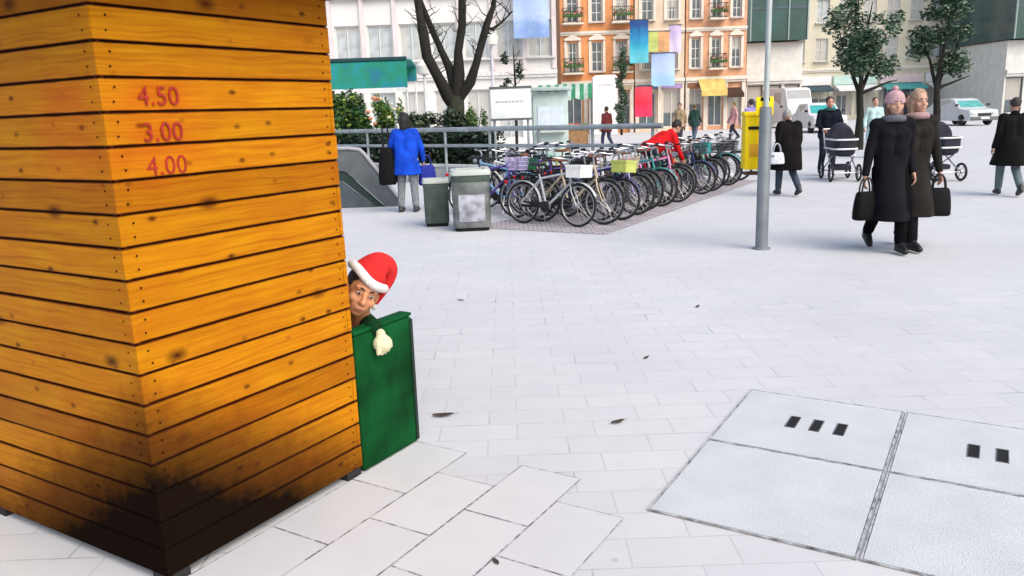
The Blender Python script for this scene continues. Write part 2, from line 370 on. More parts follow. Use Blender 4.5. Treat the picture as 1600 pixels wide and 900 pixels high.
# ------------------------------------------------------------------ people
SKIN = M('skin', (.46, .26, .18), .5, .12, 14, spec=.4)
SKIN2 = M('tanned_skin', (.50, .22, .11), .5, .12, 14, spec=.4)
def lerp(a, b, t): return Vector(a).lerp(Vector(b), t)
BASE = dict(pelvis=(0, 0, .93), chest=(0, .01, 1.28), neck=(0, -.005, 1.45), head=(0, .03, 1.60),
    shL=(-.170, 0, 1.385), elL=(-.245, -.02, 1.11), wrL=(-.27, .06, .86), shR=(.170, 0, 1.385), elR=(.245, -.02, 1.11), wrR=(.27, .06, .86),
    hipL=(-.09, 0, .90), knL=(-.10, .02, .50), anL=(-.10, -.02, .09), hipR=(.09, 0, .90), knR=(.10, .02, .50), anR=(.10, -.02, .09))
def hand(mb, wr, d, side, palm_n, curl=.5, s=1.):
    # d: direction of the hand, palm_n: palm normal (fingers curl towards it)
    d = Vector(d).normalized(); pn = Vector(palm_n); pn = (pn - d*pn.dot(d)).normalized(); w = d.cross(pn).normalized()*side
    wr = Vector(wr); p1 = wr + d*.075*s
    for k in (-1.2, -.4, .4, 1.2): mb.cap(wr+d*.012*s + w*k*.013*s, .016*s, p1 + w*k*.019*s, .012*s, 8)
    for i, L in enumerate((.070, .080, .074, .058)):
        q = p1 + w*(1.5-i)*.0205*s; c = curl
        d1 = (d*math.cos(c*.5)+pn*math.sin(c*.5)); d2 = (d*math.cos(c*1.3)+pn*math.sin(c*1.3)); d3 = (d*math.cos(c*2)+pn*math.sin(c*2))
        a = q + d1*L*.45*s; b = a + d2*L*.33*s; e = b + d3*L*.25*s
        mb.cap(q, .0098*s, a, .009*s, 8); mb.cap(a, .009*s, b, .008*s, 8); mb.cap(b, .008*s, e, .007*s, 8)
    t0 = wr + d*.022*s + w*.028*s; t1 = t0 + (w*.75+d*.6+pn*.3).normalized()*.045*s; t2 = t1 + (d*.9+w*.15+pn*.35).normalized()*.035*s
    mb.cap(t0, .014*s, t1, .0115*s, 8); mb.cap(t1, .0115*s, t2, .009*s, 8)
def head_mesh(mb, hc, q):
    # hc: head centre, q: rotation of the head (local +y looks ahead)
    def P(x, y, z): return hc + q @ Vector((x, y, z))
    e = q.to_euler() if isinstance(q, Matrix) else q.to_matrix().to_euler()
    mb.ell(P(0, -.012, .025), (.076, .096, .094), e); mb.ell(P(0, .018, -.045), (.060, .070, .075), e); mb.ell(P(0, .042, -.088), (.034, .034, .026), e)
    mb.ell(P(0, .060, .028), (.058, .028, .018), e)                                    # brow
    for sx in (-1, 1):
        mb.ell(P(.044*sx, .052, -.03), (.022, .026, .024), e); mb.ell(P(.078*sx, -.006, -.012), (.010, .021, .033), e)
    mb.cap(P(0, .082, .008), .009, P(0, .100, -.030), .014, 8); mb.ell(P(.012, .088, -.034), (.009, .01, .008), e); mb.ell(P(-.012, .088, -.034), (.009, .01, .008), e)
    mb.ell(P(0, .080, -.062), (.026, .012, .006), e); mb.ell(P(0, .078, -.073), (.022, .012, .006), e)
def person(label, loc, yaw, height=1.72, pose=None, coat=('coat', (.02, .02, .025)), hem=None, trousers=(.03, .03, .04), shoes=(.02, .02, .02),
           hair=((.03, .02, .015), 'short'), hat=None, scarf=None, skin=None, headrot=(0, 0, 0), voxel=.012, bulk=1., grip=None, hands_dir=None, curl=.6, mitten=None, group=None):
    t = thing('person', label, 'person', loc, yaw, group); k = height/1.72; J = dict(BASE); J.update(pose or {}); J = {a: Vector(b)*k for a, b in J.items()}
    skin = skin or SKIN; q = Euler([R(a) for a in headrot], 'XYZ').to_matrix()
    def V(n): return J[n]
    mb = MB(); head_mesh(mb, V('head'), q @ Matrix.Scale(k, 3))
    mb.cap(V('neck')-Vector((0, 0, .06)), .062*k, lerp(V('neck'), V('head'), .6), .052*k)
    def torso(m, g):
        c, p = V('chest'), V('pelvis'); sx = (V('shR')-V('shL')).normalized()
        for s in (-1, 1):
            m.cap(c+sx*.075*k*s, (.112+g)*k*bulk, p+sx*.065*k*s, (.105+g)*k*bulk); m.cap(c+sx*.06*k*s, (.105+g)*k, lerp(c, V('neck'), .55)+sx*.09*k*s, (.06+g)*k)
            m.cap(lerp(c, V('neck'), .5), (.07+g)*k, V('shR') if s > 0 else V('shL'), (.062+g)*k)
    torso(mb, 0)
    for s in 'LR':
        mb.cap(V('sh'+s), .055*k, V('el'+s), .042*k); mb.cap(V('el'+s), .042*k, V('wr'+s), .027*k)
        mb.cap(V('hip'+s), .088*k, V('kn'+s), .058*k); mb.cap(V('kn'+s), .057*k, V('an'+s), .037*k)
        fw = Vector((0, 1, 0)); foot = pose.get('foot'+s) if pose else None
        toe = V('an'+s) + (Vector(foot)*k if foot else Vector((0, .15*k, -.055*k))); heel = V('an'+s) + Vector((0, -.045*k, -.055*k))
        mb.cap(heel, .032*k, toe, .026*k)
        if not (mitten and s in mitten):
            dd = (hands_dir or {}).get(s) or (V('wr'+s)-V('el'+s)); pn = (grip or {}).get(s) or ((1 if s == 'L' else -1), 0, 0)
            hand(mb, V('wr'+s), dd, 1 if s == 'L' else -1, pn, curl, k)
    remesh(mb, 'body', skin, t, voxel if voxel > .008 else voxel, 1)
    # eyes
    for sx in (-1, 1):
        eb = MB(); eb.ell(V('head') + q @ Vector((.031*sx, .0765, .005))*k, (.0115*k, .008*k, .0062*k), q.to_euler()); eb.build('eye', M('eye_white', (.42, .38, .35), .4), t)
        eb = MB(); eb.ell(V('head') + q @ Vector((.031*sx, .0828, .005))*k, (.0058*k, .003*k, .0056*k), q.to_euler()); eb.build('iris', M('dark_iris', (.015, .009, .007), .3), t)
        eb = MB(); eb.tube([V('head') + q @ Vector(((.012+.013*j)*sx, .0865-.003*j*j, .026+.004*math.sin(1.1*j)))*k for j in range(4)], [.004*k, .005*k, .0045*k, .002*k], 6); eb.build('eyebrow', M('brow_dark', (.02, .013, .01), .8), t)
    mb = MB(); mb.ell(V('head') + q @ Vector((0, .0845, -.067))*k, (.021*k, .007*k, .0062*k), q.to_euler()); mb.build('lips', M('lips', (.28, .09, .07), .5), t)
    # trousers
    mb = MB()
    mb.cap(V('hipL'), .112*k*bulk, V('hipR'), .112*k*bulk)
    for s in 'LR': mb.cap(V('hip'+s), .102*k, V('kn'+s), .076*k); mb.cap(V('kn'+s), .075*k, lerp(V('kn'+s), V('an'+s), .9), .062*k)
    remesh(mb, 'trousers', M('cloth_%.3f_%.3f_%.3f' % trousers, trousers, .95, .25, 20, .3, spec=.03), t, voxel)
    # coat
    mb = MB(); torso(mb, .016)
    for s in 'LR': mb.cap(V('sh'+s), .068*k*bulk, V('el'+s), .055*k); mb.cap(V('el'+s), .055*k, lerp(V('el'+s), V('wr'+s), 1.12 if mitten and s in mitten else .9), .040*k)
    if hem is not None:
        p = V('pelvis'); c = V('chest'); h0 = hem*k; rr = []
        mx = (V('knL')+V('knR'))/2; ax = abs(V('knL').y-V('knR').y)/2
        for i in range(9):
            f = i/8; z = (p.z+.12*k)*(1-f)+h0*f; fx = max(0, min(1, (p.z-z)/max(.01, p.z-V('knL').z)))
            cx, cy = p.x*(1-fx)+mx.x*fx, p.y*(1-fx)+mx.y*fx
            a0 = (.165+.055*f)*k*bulk; b0 = (.130+.045*f+ax*.8*f)*k*bulk
            rr.append([Vector((cx + a0*math.cos(u)*(1+.05*f*math.sin(5*u+z*3)), cy + b0*math.sin(u)*(1+.06*f*math.sin(4*u)), z)) for u in [2*math.pi*j/28 for j in range(28)]])
        mb.loft(rr)
    else: mb.cap(V('pelvis')-Vector((.05*k, 0, -.02)), .135*k*bulk, V('pelvis')+Vector((.05*k, 0, .02)), .135*k*bulk)
    mb.cap(V('neck')-Vector((0, 0, .05*k)), .083*k, V('neck')+Vector((0, -.008*k, -.005*k)), .078*k)
    remesh(mb, coat[0], M('cloth_%.3f_%.3f_%.3f' % coat[1], coat[1], .85, .35, 5, .9, spec=.12, bscale=9.), t, voxel)
    for s in 'LR':
        mb = MB(); a = V('an'+s); foot = pose.get('foot'+s) if pose else None
        tv = Vector(foot)*k if foot else Vector((0, .15*k, -.052*k)); hv = Vector((0, -.05*k, -.045*k)) if not foot else Vector((0, -.05*k, -.045*k))
        mb.cap(a+hv, .042*k, a+tv, .037*k); mb.cap(a+hv*.6, .045*k, a+Vector((0, 0, .03*k)), .05*k); mb.cap(a+tv*.2, .046*k, a+tv*.85, .04*k)
        remesh(mb, 'shoe', M('leather_%.3f_%.3f_%.3f' % shoes, shoes, .5), t, .012)
    hc = V('head')
    def HPt(x, y, z): return hc + q @ Vector((x, y, z))*k
    e = q.to_euler()
    if hair:
        mb = MB(); mb.ell(HPt(0, -.026, .036), (.088*k, .098*k, .100*k), e)
        for a in range(26):
            u = rnd.uniform(0, 6.28); v = rnd.uniform(.1, 1.)
            mb.ell(HPt(.080*math.cos(u)*v, -.03+.085*math.sin(u)*v, .04+.088*math.sqrt(max(0, 1-v*v))), (.022*k, .022*k, .018*k), e, 6, 4)
        if hair[1] == 'long':
            mb.cap(HPt(0, -.06, .0), .085*k, HPt(0, -.055, -.13), .075*k); mb.cap(HPt(.06, -.03, .0), .04*k, HPt(.065, -.02, -.13), .032*k); mb.cap(HPt(-.06, -.03, .0), .04*k, HPt(-.065, -.02, -.13), .032*k)
        if hair[1] == 'bun': mb.ell(HPt(0, -.10, .10), (.05*k, .05*k, .05*k))
        h = remesh(mb, 'hair', M('hair_%.3f_%.3f_%.3f' % hair[0], hair[0], .6, .4, 60, .6), t, .011, 1)
    if hat:
        mb = MB()
        if hat[1] == 'beanie':
            mb.ell(HPt(0, -.02, .055), (.098*k, .108*k, .095*k), e, 20, 12); mb.lathe([(.094*k, -.025*k), (.106*k, -.02*k), (.106*k, .02*k), (.094*k, .026*k)], 24, (0, 0, 0))
            n0 = 20*13
            for i in range(n0, len(mb.v)): mb.v[i] = tuple(HPt(0, -.02, .035) + q @ Vector(mb.v[i]))
            mb.ell(HPt(0, -.03, .165), (.035*k, .035*k, .033*k))
        if hat[1] == 'cap':
            mb.ell(HPt(0, -.02, .055), (.098*k, .108*k, .075*k), e, 20, 12); mb.ell(HPt(0, .095, .045), (.075*k, .06*k, .010*k), e)
        mb.build('hat', M('knit_%.3f_%.3f_%.3f' % hat[0], hat[0], .9, .2, 50, .5), t, 60)
    if scarf:
        mb = MB(); pts = [V('neck') + Vector((.095*k*math.cos(u), .095*k*math.sin(u), -.01+.015*math.sin(u))) for u in [2*math.pi*j/20 for j in range(20)]]
        mb.tube(pts, .04*k, 8, closed=True); mb.build('scarf', M('knit_%.3f_%.3f_%.3f' % scarf, scarf, .9, .2, 40, .5), t, 60)
    return t, J, q
def bag(name, label, loc, size, col, rz=0., strap=.2, cat='bag', narrow=.8):
    t = thing(name, label, cat, loc, rz); w, d, h = size
    rings = []
    for f in (0, .06, .3, .6, .92, 1):
        a = w/2*(1-(1-narrow)*f)*(.9 if f in (0, 1) else 1)*(1+.08*math.sin(f*3.1)); b = d/2*(1-.35*f)*(.85 if f in (0, 1) else 1)*(1+.15*math.sin(f*3.1))
        rings.append([Vector((a*abs(math.cos(u))**.6*(1 if math.cos(u) >= 0 else -1), b*abs(math.sin(u))**.6*(1 if math.sin(u) >= 0 else -1), h*f)) for u in [2*math.pi*j/20 for j in range(20)]])
    mb = MB(); mb.loft(rings); mb.build('bag_body', M('bag_%.3f_%.3f_%.3f' % col, col, .7, .25, 18, .3, spec=.12), t)
    for s in (-1, 1):
        mb = MB(); mb.tube([Vector((w*.25*math.cos(u), s*d*.15, h*.97+strap*math.sin(u))) for u in [math.pi*j/10 for j in range(11)]], .009, 6)
        mb.build('handle', M('bag_%.2f_%.2f_%.2f' % tuple(c*.7 for c in col), tuple(c*.7 for c in col), .6), t)
    return t

# person in the red hat, crouching behind the green chest
sa = hp(1.235, -.50); 
# face looks towards the camera: yaw of -B direction turned to the viewer
yaw_s = math.atan2(-(0-sa.x), (0-sa.y))
hw = at(566, 455, 3.66)                       # head centre
def loc2(p, base, yaw): return Matrix.Rotation(-yaw, 3, 'Z') @ (Vector(p)-base)
hl = loc2(hw, sa, yaw_s)/1.0
kk = 1.70/1.72
hl = hl/kk
wrw = hp(1.192, .018, .600); wrl = loc2(wrw, sa, yaw_s)/kk
pz = dict(pelvis=(hl.x*.3, -.12, .24), chest=(hl.x*.6, hl.y-.36, hl.z-.36), neck=(hl.x*.9, hl.y-.17, hl.z-.19), head=tuple(hl),
    shL=(hl.x*.6-.15, hl.y-.38, hl.z-.33), shR=(hl.x*.6+.15, hl.y-.34, hl.z-.31), elL=(hl.x*.6-.14, hl.y-.30, hl.z-.50), wrL=(-.02, .0, .30),
    elR=(wrl.x+.05, hl.y-.26, hl.z-.20), wrR=(wrl.x+.02, wrl.y-.06, wrl.z+.060),
    hipL=(-.09, -.12, .22), knL=(-.14, .10, .44), anL=(-.13, -.12, .09), hipR=(.09, -.12, .22), knR=(.16, .02, .40), anR=(.14, -.12, .09))
santa, SJ, SQ = person('crouching person in a red pointed hat peeping round the timber hut', sa, yaw_s, 1.70, pz, ('jacket', (.004, .045, .014)), None,
    (.02, .02, .03), hair=((.02, .012, .01), 'short'), skin=SKIN2, headrot=(-6, -27, 6), voxel=.0055, hands_dir={'R': (0, .6, -.8)}, grip={'R': (0, -.8, -.5)}, mitten='R')
hc = SJ['head']
HT = Matrix.Rotation(R(-17), 3, 'Y')
def SP(x, y, z): return hc + SQ @ (HT @ Vector((x, y, z-.045)) + Vector((0, 0, .068)))
mb = MB(); rg = []
tip = [((0, -.02, .05), .089), ((-.004, -.022, .09), .080), ((-.016, -.025, .122), .070), ((-.040, -.028, .138), .052), ((-.066, -.028, .132), .038), ((-.086, -.026, .108), .029), ((-.098, -.024, .075), .023), ((-.106, -.022, .04), .018), ((-.112, -.02, .00), .014), ((-.116, -.02, -.03), .010)]
cp = [np.array([*p, r]) for p, r in tip]; fine = []
for i in range(len(cp)-1):
    a_, b_, c_, d_ = cp[max(0, i-1)], cp[i], cp[i+1], cp[min(len(cp)-1, i+2)]
    for j in range(5):
        t_ = j/5; fine.append(.5*(2*b_+(c_-a_)*t_+(2*a_-5*b_+4*c_-d_)*t_**2+(3*b_-a_-3*c_+d_)*t_**3))
fine.append(cp[-1])
mb.tube([SP(*p[:3]) for p in fine], [p[3] for p in fine], 36); mb.build('hat', mat('red_felt', (.55, .012, .012), .85, .2, 25, .4), santa, 60)
mb = MB(); mb.tube([SP(.093*math.cos(u), -.02+.102*math.sin(u), .050+.005*math.sin(3*u)) for u in [2*math.pi*j/32 for j in range(32)]], .022, 10, closed=True)
mb.build('hat_brim', mat('white_fleece', (.80, .76, .72), .95, .1, 40, 1.), santa, 60)
mb = MB(); mb.ell(SP(-.118, -.02, -.045), (.016, .017, .018)); mb.build('hat_pompom', mat('white_fleece_ball', (.8, .78, .74), .95, .1, 40, 1.), santa, 60)
wv = Matrix.Rotation(-yaw_s, 3, 'Z') @ (hp(1.190, .040, .592)-sa); up = Vector((0, 0, 1))
mb = MB(); 
wr = SJ['wrR']; inw = loc2(hp(1.192, .030, .640), sa, yaw_s)
mb.cap(inw, .022, wv, .030); mb.ell(wv, (.046, .036, .044))
sd_ = Matrix.Rotation(-yaw_s, 3, 'Z') @ A
mb.cap(wv+sd_*.028, .018, wv+sd_*.050-up*.022, .014)
for i in (-1.5, -.5, .5, 1.5): mb.cap(wv+sd_*.018*i, .016, wv+sd_*.0225*i-up*(.046-.005*abs(i)), .0105)
remesh(mb, 'glove', mat('cream_wool', (.74, .70, .46), .95, .12, 60, .8), santa, .004, 1)

# ------------------------------------------------------------------ covers in the paving
CONC = mat('cover_concrete', (.48, .505, .52), .75, .07, 3.5, .35, bscale=120.)
DARK = M('black_void', (.006, .006, .007), .9)
FRAME = mat('cover_frame', (.12, .12, .125), .6, .6, 15, .3, col2=(.60, .61, .62))
def cover(a0, b0, slots, label, s=.803):
    t = thing('drain_cover' if slots else 'cover_slab', label, 'drain cover' if slots else 'slab', hp(a0+s/2, b0+s/2+.012), HROT, 'covers set in the paving')
    mb = MB(); n = 10; h = s/2-.012
    if slots:
        xs = [-h, -.075, .075, h]; ys = [-h] + [q for c in (-.150, -.035, .080) for q in (c-.021, c+.021)] + [h]
        for i in range(3):
            for j in range(len(ys)-1):
                if i == 1 and j % 2 == 1: continue
                mb.add([(xs[i], ys[j], .009), (xs[i+1], ys[j], .009), (xs[i+1], ys[j+1], .009), (xs[i], ys[j+1], .009)], [(0, 1, 2, 3)])
    else: mb.add([(-h, -h, .009), (h, -h, .009), (h, h, .009), (-h, h, .009)], [(0, 1, 2, 3)])
    mb.add([(sx*h, sy*h, z) for z in (.002, .009) for sx, sy in ((-1, -1), (1, -1), (1, 1), (-1, 1))], [(i, (i+1) % 4, (i+1) % 4+4, i+4) for i in range(4)])
    mb.build('concrete_infill', CONC, t, 20)
    if slots:
        mb = MB()
        for c in (-.150, -.035, .080):
            for sx in (-1, 1): mb.box((sx*.0775, c, .0095), (.005, .052, .004)); mb.box((0, c+sx*.0235, .0095), (.15, .005, .004))
        mb.build('slot_rim', M('worn_iron', (.09, .09, .095), .6, .4, 30), t, 20)
    mb = MB(); e = s/2-.005
    for (cx, cy, dx, dy) in ((0, e, 2*e+.008, .007), (0, -e, 2*e+.008, .007), (e, 0, .007, 2*e-.008), (-e, 0, .007, 2*e-.008)): mb.box((cx, cy, .0058), (dx, dy, .006))
    mb.build('frame', FRAME, t, 20)
    if slots:
        mb = MB()
        for c in (-.150, -.035, .080): mb.box((0, c, .006), (.150, .042, .004))
        mb.build('slot', DARK, t, 0)
    return t
cover(1.30, 1.285, False, 'plain square slab in a dark dotted frame, directly below the nearer slotted cover')
cover(2.105, 1.285, True, 'three slotted square paving cover, the one closer to the orange hut')
cover(1.30, 2.095, False, 'plain square slab at the right edge, below the farther slotted cover')
cover(2.105, 2.095, True, 'three slotted square paving cover at the right edge')

# ------------------------------------------------------------------ litter bins
GALV = mat('galvanised_steel', (.15, .165, .165), .5, .5, 5, .15, metal=.35)
GGREEN = mat('grey_green_paint', (.055, .08, .066), .55, .3, 6, .1)
PALE = mat('pale_rim', (.42, .46, .44), .6)
def bin_(label, loc, w, h, body_m, rz, door=False):
    t = thing('litter_bin', label, 'litter bin', loc, rz, 'litter bins by the bicycles')
    def sq(r, z, e=.32): return [Vector((r*abs(math.cos(u))**e*(1 if math.cos(u) >= 0 else -1), r*.9*abs(math.sin(u))**e*(1 if math.sin(u) >= 0 else -1), z)) for u in [2*math.pi*j/36 for j in range(36)]]
    r = w/2
    mb = MB(); mb.loft([sq(r*.86, 0), sq(r*.86, .05)]); mb.build('base', DARK, t, 30)
    mb = MB(); mb.loft([sq(r*.93, .05), sq(r*.95, .07), sq(r*.97, h*.80), sq(r*.9, h*.805)]); mb.build('body', body_m, t, 30)
    mb = MB(); mb.loft([sq(r*.965, h*.80), sq(r, h*.83), sq(r, h*.90), sq(r*.96, h*.91)]); mb.build('collar', GGREEN, t, 30)
    mb = MB(); mb.loft([sq(r*1.04, h*.91), sq(r*1.05, h*.94), sq(r*.98, h), sq(r*.75, h), sq(r*.72, h*.93)]); mb.build('lid_rim', PALE, t, 30)
    mb = MB(); mb.loft([sq(r*.715, h*.90), sq(r*.715, h*.935)]); mb.build('opening', DARK, t, 30)
    if door:
        mb = MB(); mb.box((0, -r*.885, h*.38), (w*.66, .015, h*.44), bev=.006); mb.build('door_panel', mat('pale_sticker_panel', (.30, .31, .36), .6, .5, 9), t)
    return t
p = gp(737, 362) + Vector((0, .25, 0)); bin_('larger square steel litter bin with a pale rim and pale front panel, beside the bicycles', p, .56, .86, GALV, R(4), True)
p = gp(682, 355) + Vector((0, .2, 0)); bin_('smaller grey green litter bin behind the large steel bin', p, .38, .70, GGREEN, R(6))

# ------------------------------------------------------------------ bicycles
BLACK = M('bike_black', (.012, .012, .013), .4)
RUB = M('tyre_rubber', (.018, .018, .018), .8)
STEEL = M('chrome_steel', (.5, .5, .52), .3, .1, 9, metal=.9)
def torus(mb, c, Rr, r, n=28, m=8, axis='X'):
    mb.tube([Vector(c)+Vector((0, Rr*math.cos(2*math.pi*i/n), Rr*math.sin(2*math.pi*i/n))) for i in range(n)], r, m, closed=True)
def make_bike():
    t = thing('bicycle', 'x', 'bicycle')            # local: +y forward, wheels at y=+-.52
    rw = .335
    parts = {}
    bb = Vector((0, -.06, .29)); st = Vector((0, -.20, .80)); hd = Vector((0, .36, .83)); hb = Vector((0, .40, .68)); ra = Vector((0, -.52, rw)); fa = Vector((0, .53, rw))
    mb = MB(); mb.tube([bb, st], .018); mb.tube([bb, hb], .021); mb.tube([lerp(bb, st, .86), hd], .018); mb.tube([hd+Vector((0, -.01, .04)), hb], .022)
    for s in (-1, 1): mb.tube([bb+Vector((.03*s, 0, 0)), ra+Vector((.055*s, 0, 0))], .011, 6); mb.tube([lerp(bb, st, .85)+Vector((.02*s, 0, 0)), ra+Vector((.055*s, 0, 0))], .010, 6)
    parts['frame'] = mb.build('frame', BLACK, t)
    mb = MB()
    for s in (-1, 1): mb.tube([hb+Vector((.035*s, 0, -.01)), hb+Vector((.05*s, .04, -.15)), fa+Vector((.05*s, 0, 0))], [.013, .012, .009], 6)
    parts['fork'] = mb.build('fork', BLACK, t)
    for c in (ra, fa):
        mb = MB(); torus(mb, c, rw-.02, .0195); w = mb.build('wheel', RUB, t)
        mb = MB(); torus(mb, c, rw-.045, .010, 28, 6); mb.tube([c+Vector((-.05, 0, 0)), c+Vector((.05, 0, 0))], .022, 10)
        for i in range(18):
            u = 2*math.pi*i/18; mb.tube([c+Vector((.03*(-1)**i, 0, 0)), c+Vector((0, (rw-.05)*math.cos(u), (rw-.05)*math.sin(u)))], .0022, 4, cap=False)
        mb.build('rim', STEEL, w)
    for c, a0, a1 in ((ra, 20, 200), (fa, 15, 150)):
        mb = MB(); n = 14; vs = []
        for i in range(n+1):
            u = R(a0+(a1-a0)*i/n)
            for x, dr in ((-.03, .0), (-.018, .012), (.018, .012), (.03, .0)): vs.append(c+Vector((x, -(rw+.012+dr)*math.cos(u), (rw+.012+dr)*math.sin(u))) if c is ra else c+Vector((x, (rw+.012+dr)*math.cos(u+R(10)), (rw+.012+dr)*math.sin(u+R(10)))))
        fs = [(4*i+j, 4*i+j+1, 4*i+j+5, 4*i+j+4) for i in range(n) for j in range(3)]
        mb.add(vs, fs); mb.build('mudguard', BLACK, t)
    sd2 = lerp(bb, st, 1.0); mb = MB(); mb.tube([st-Vector((0, -.02, .05)), Vector((0, -.225, .93))], .013); 
    rings = []
    for y, wd, z in ((-.36, .04, .955), (-.34, .085, .965), (-.27, .085, .955), (-.2, .04, .945), (-.1, .02, .945), (-.075, .012, .94)):
        rings.append([Vector((wd*math.cos(u), y, z+.022*math.sin(u)-.02*(wd/.085)*abs(math.cos(u)))) for u in [2*math.pi*j/12 for j in range(12)]])
    mb.loft(rings); parts['saddle'] = mb.build('saddle', BLACK, t)
    mb = MB(); mb.tube([hd+Vector((0, -.01, .03)), Vector((0, .33, .98)), Vector((0, .37, 1.03))], .013); 
    mb.tube([(-.29, .17, 1.05), (-.27, .25, 1.06), (-.16, .36, 1.04), (0, .385, 1.03), (.16, .36, 1.04), (.27, .25, 1.06), (.29, .17, 1.05)], .011, 8)
    h = mb.build('handlebar', STEEL, t)
    for s in (-1, 1): mb = MB(); mb.tube([(.29*s, .16, 1.049), (.275*s, .24, 1.06)], .018, 8); mb.build('grip', BLACK, h)
    mb = MB(); mb.lathe([(.085, -.004), (.09, 0), (.085, .004)], 24, (.045, bb.y, bb.z), 'X'); mb.tube([(.06, bb.y, bb.z), (.07, bb.y+.12, bb.z-.12)], .01, 6); mb.tube([(-.06, bb.y, bb.z), (-.07, bb.y-.12, bb.z+.12)], .01, 6)
    mb.box((.11, bb.y+.12, bb.z-.12), (.09, .07, .02)); mb.box((-.11, bb.y-.12, bb.z+.12), (.09, .07, .02)); mb.box((.05, -.29, .32), (.012, .46, .09), bev=.005)
    mb.build('crankset', BLACK, t)
    mb = MB()
    for s in (-1, 1): mb.tube([(.06*s, -.27, .70), (.065*s, -.80, .72)], .007, 6); mb.tube([(.065*s, -.62, .715), ra+Vector((.06*s, 0, .02))], .006, 6)
    for y in (-.36, -.46, -.56, -.66, -.78): mb.tube([(-.065, y, .71), (.065, y, .71)], .006, 6)
    mb.build('rear_rack', BLACK, t)
    mb = MB(); mb.lathe([(.012, 0), (.035, .012), (.038, .05), (.0, .052)], 14, (0, .43, .86), 'Y'); mb.build('front_lamp', STEEL, t)
    mb = MB(); mb.box((0, -.875, .66), (.07, .02, .05), bev=.006); mb.build('reflector', M('red_reflector', (.45, .01, .01), .2), t)
    mb = MB(); mb.tube([(-.05, -.15, .29), (-.17, -.2, .012)], .009, 6); mb.build('kickstand', STEEL, t)
    return t, parts
bike0, _ = make_bike()
def basket_mesh(name, w, d, h, wire=True):
    mb = MB()
    if wire:
        for f in (0, .33, .66, 1):
            a, b = w/2*(.8+.2*f), d/2*(.8+.2*f); pts = [(-a, -b, h*f), (a, -b, h*f), (a, b, h*f), (-a, b, h*f)]
            mb.tube(pts, .006, 5, closed=True)
        for i in range(9):
            u = -1+2*i/8
            for s in (-1, 1): mb.tube([(u*w/2*.8, s*d/2*.8, 0), (u*w/2, s*d/2, h)], .004, 4); mb.tube([(s*w/2*.8, u*d/2*.8, 0), (s*w/2, u*d/2, h)], .004, 4)
            mb.tube([(u*w/2*.8, -d/2*.8, 0), (u*w/2*.8, d/2*.8, 0)], .004, 4)
    else:
        for s in (-1, 1): mb.box((s*w/2, 0, h/2), (.012, d, h)); mb.box((0, s*d/2, h/2), (w-.012, .012, h))
        mb.box((0, 0, .008), (w-.014, d-.014, .012)); 
        for s in (-1, 1): mb.box((s*(w/2+.003), 0, h-.02), (.022, d+.02, .035)); mb.box((0, s*(d/2+.003), h-.02), (w-.02, .022, .035))
    return mb
WB = basket_mesh('w', .33, .25, .19).mesh('basket', BLACK); CB = basket_mesh('c', .33, .26, .19, False).mesh('crate', BLACK)
mb = MB(); mb.box((.12, 0, -.14), (.10, .30, .28), bev=.03); mb.box((-.12, 0, -.14), (.10, .30, .28), bev=.03); mb.box((0, 0, .018), (.30, .26, .03), bev=.01); PB = mb.mesh('pannier', BLACK)
CS = {'black': (.012, .012, .014), 'white': (.72, .72, .70), 'teal': (.03, .25, .26), 'mint': (.25, .55, .45), 'navy blue': (.015, .025, .11), 'purple': (.10, .05, .27), 'pink': (.68, .30, .52),
      'red': (.45, .012, .015), 'dark green': (.006, .09, .035), 'silver': (.45, .47, .5), 'beige': (.52, .43, .30), 'brown': (.10, .045, .025), 'sky blue': (.2, .38, .6), 'yellow green': (.45, .5, .12), 'dark grey': (.05, .055, .06), 'lilac': (.42, .36, .62)}
def paint(c): return M('paint_'+c.replace(' ', '_'), CS[c], .4, .1, 12, spec=.5)
specs = [('silver', 'white', 'crate'), ('beige', None, None), ('black', None, None), ('navy blue', 'yellow green', 'crate'), ('white', None, None), ('lilac', None, None), ('black', 'beige', 'wire'), ('dark grey', None, None), ('brown', None, None),
         ('teal', None, None), ('silver', None, None), ('pink', None, None), ('dark green', None, None), ('red', None, None), ('black', 'pink', 'pannier'), ('navy blue', None, None), ('silver', 'black', 'wire'), ('mint', None, None),
         ('black', 'teal', 'crate'), ('dark green', 'black', 'wire'), ('red', 'black', 'pannier'), ('teal', 'black', 'wire'), ('black', 'red', 'pannier'), ('beige', 'black', 'wire'), ('dark grey', 'teal', 'pannier'), ('brown', 'black', 'pannier'),
         ('purple', 'lilac', 'wire'), ('sky blue', None, None), ('black', 'dark green', 'crate'), ('white', 'black', 'wire'), ('purple', None, None), ('pink', 'black', 'pannier'), ('yellow green', None, None), ('navy blue', 'black', 'pannier'), ('silver', 'navy blue', 'pannier'), ('mint', 'black', 'pannier')]
BG = 'bicycles parked along the rack'
made = []
NA = 26
for i, (fc, bc, kind) in enumerate(specs):
    root = bike0 if i == 0 else copy_tree(bike0)
    if i < NA:
        f = (i + (1.2 if i >= 15 else 0))/(NA+.2); pos = ra0.lerp(ra1, f) - bh*((.78 if i % 2 else 1.0)+rnd.uniform(-.10, .08)); h = bh; where = 'in the front row'
    else:
        f = .08+.40*(i-NA)/9; pos = ra0.lerp(ra1, f) - bh*(2.50+rnd.uniform(-.15, .15)); h = bh; where = 'in the back row'
    yaw = math.atan2(-h.x, h.y) + rnd.uniform(-.13, .13) + (math.pi if (i >= NA and i % 2) else 0)
    lab = f'{fc} bicycle' + (f' with a {bc} {dict(wire="wire front basket", crate="box on its front", pannier="bag on its rear rack")[kind]}' if bc else ' without basket or bag') + f' parked {where}'
    made.append((root, pos, yaw, fc, bc, kind, lab))
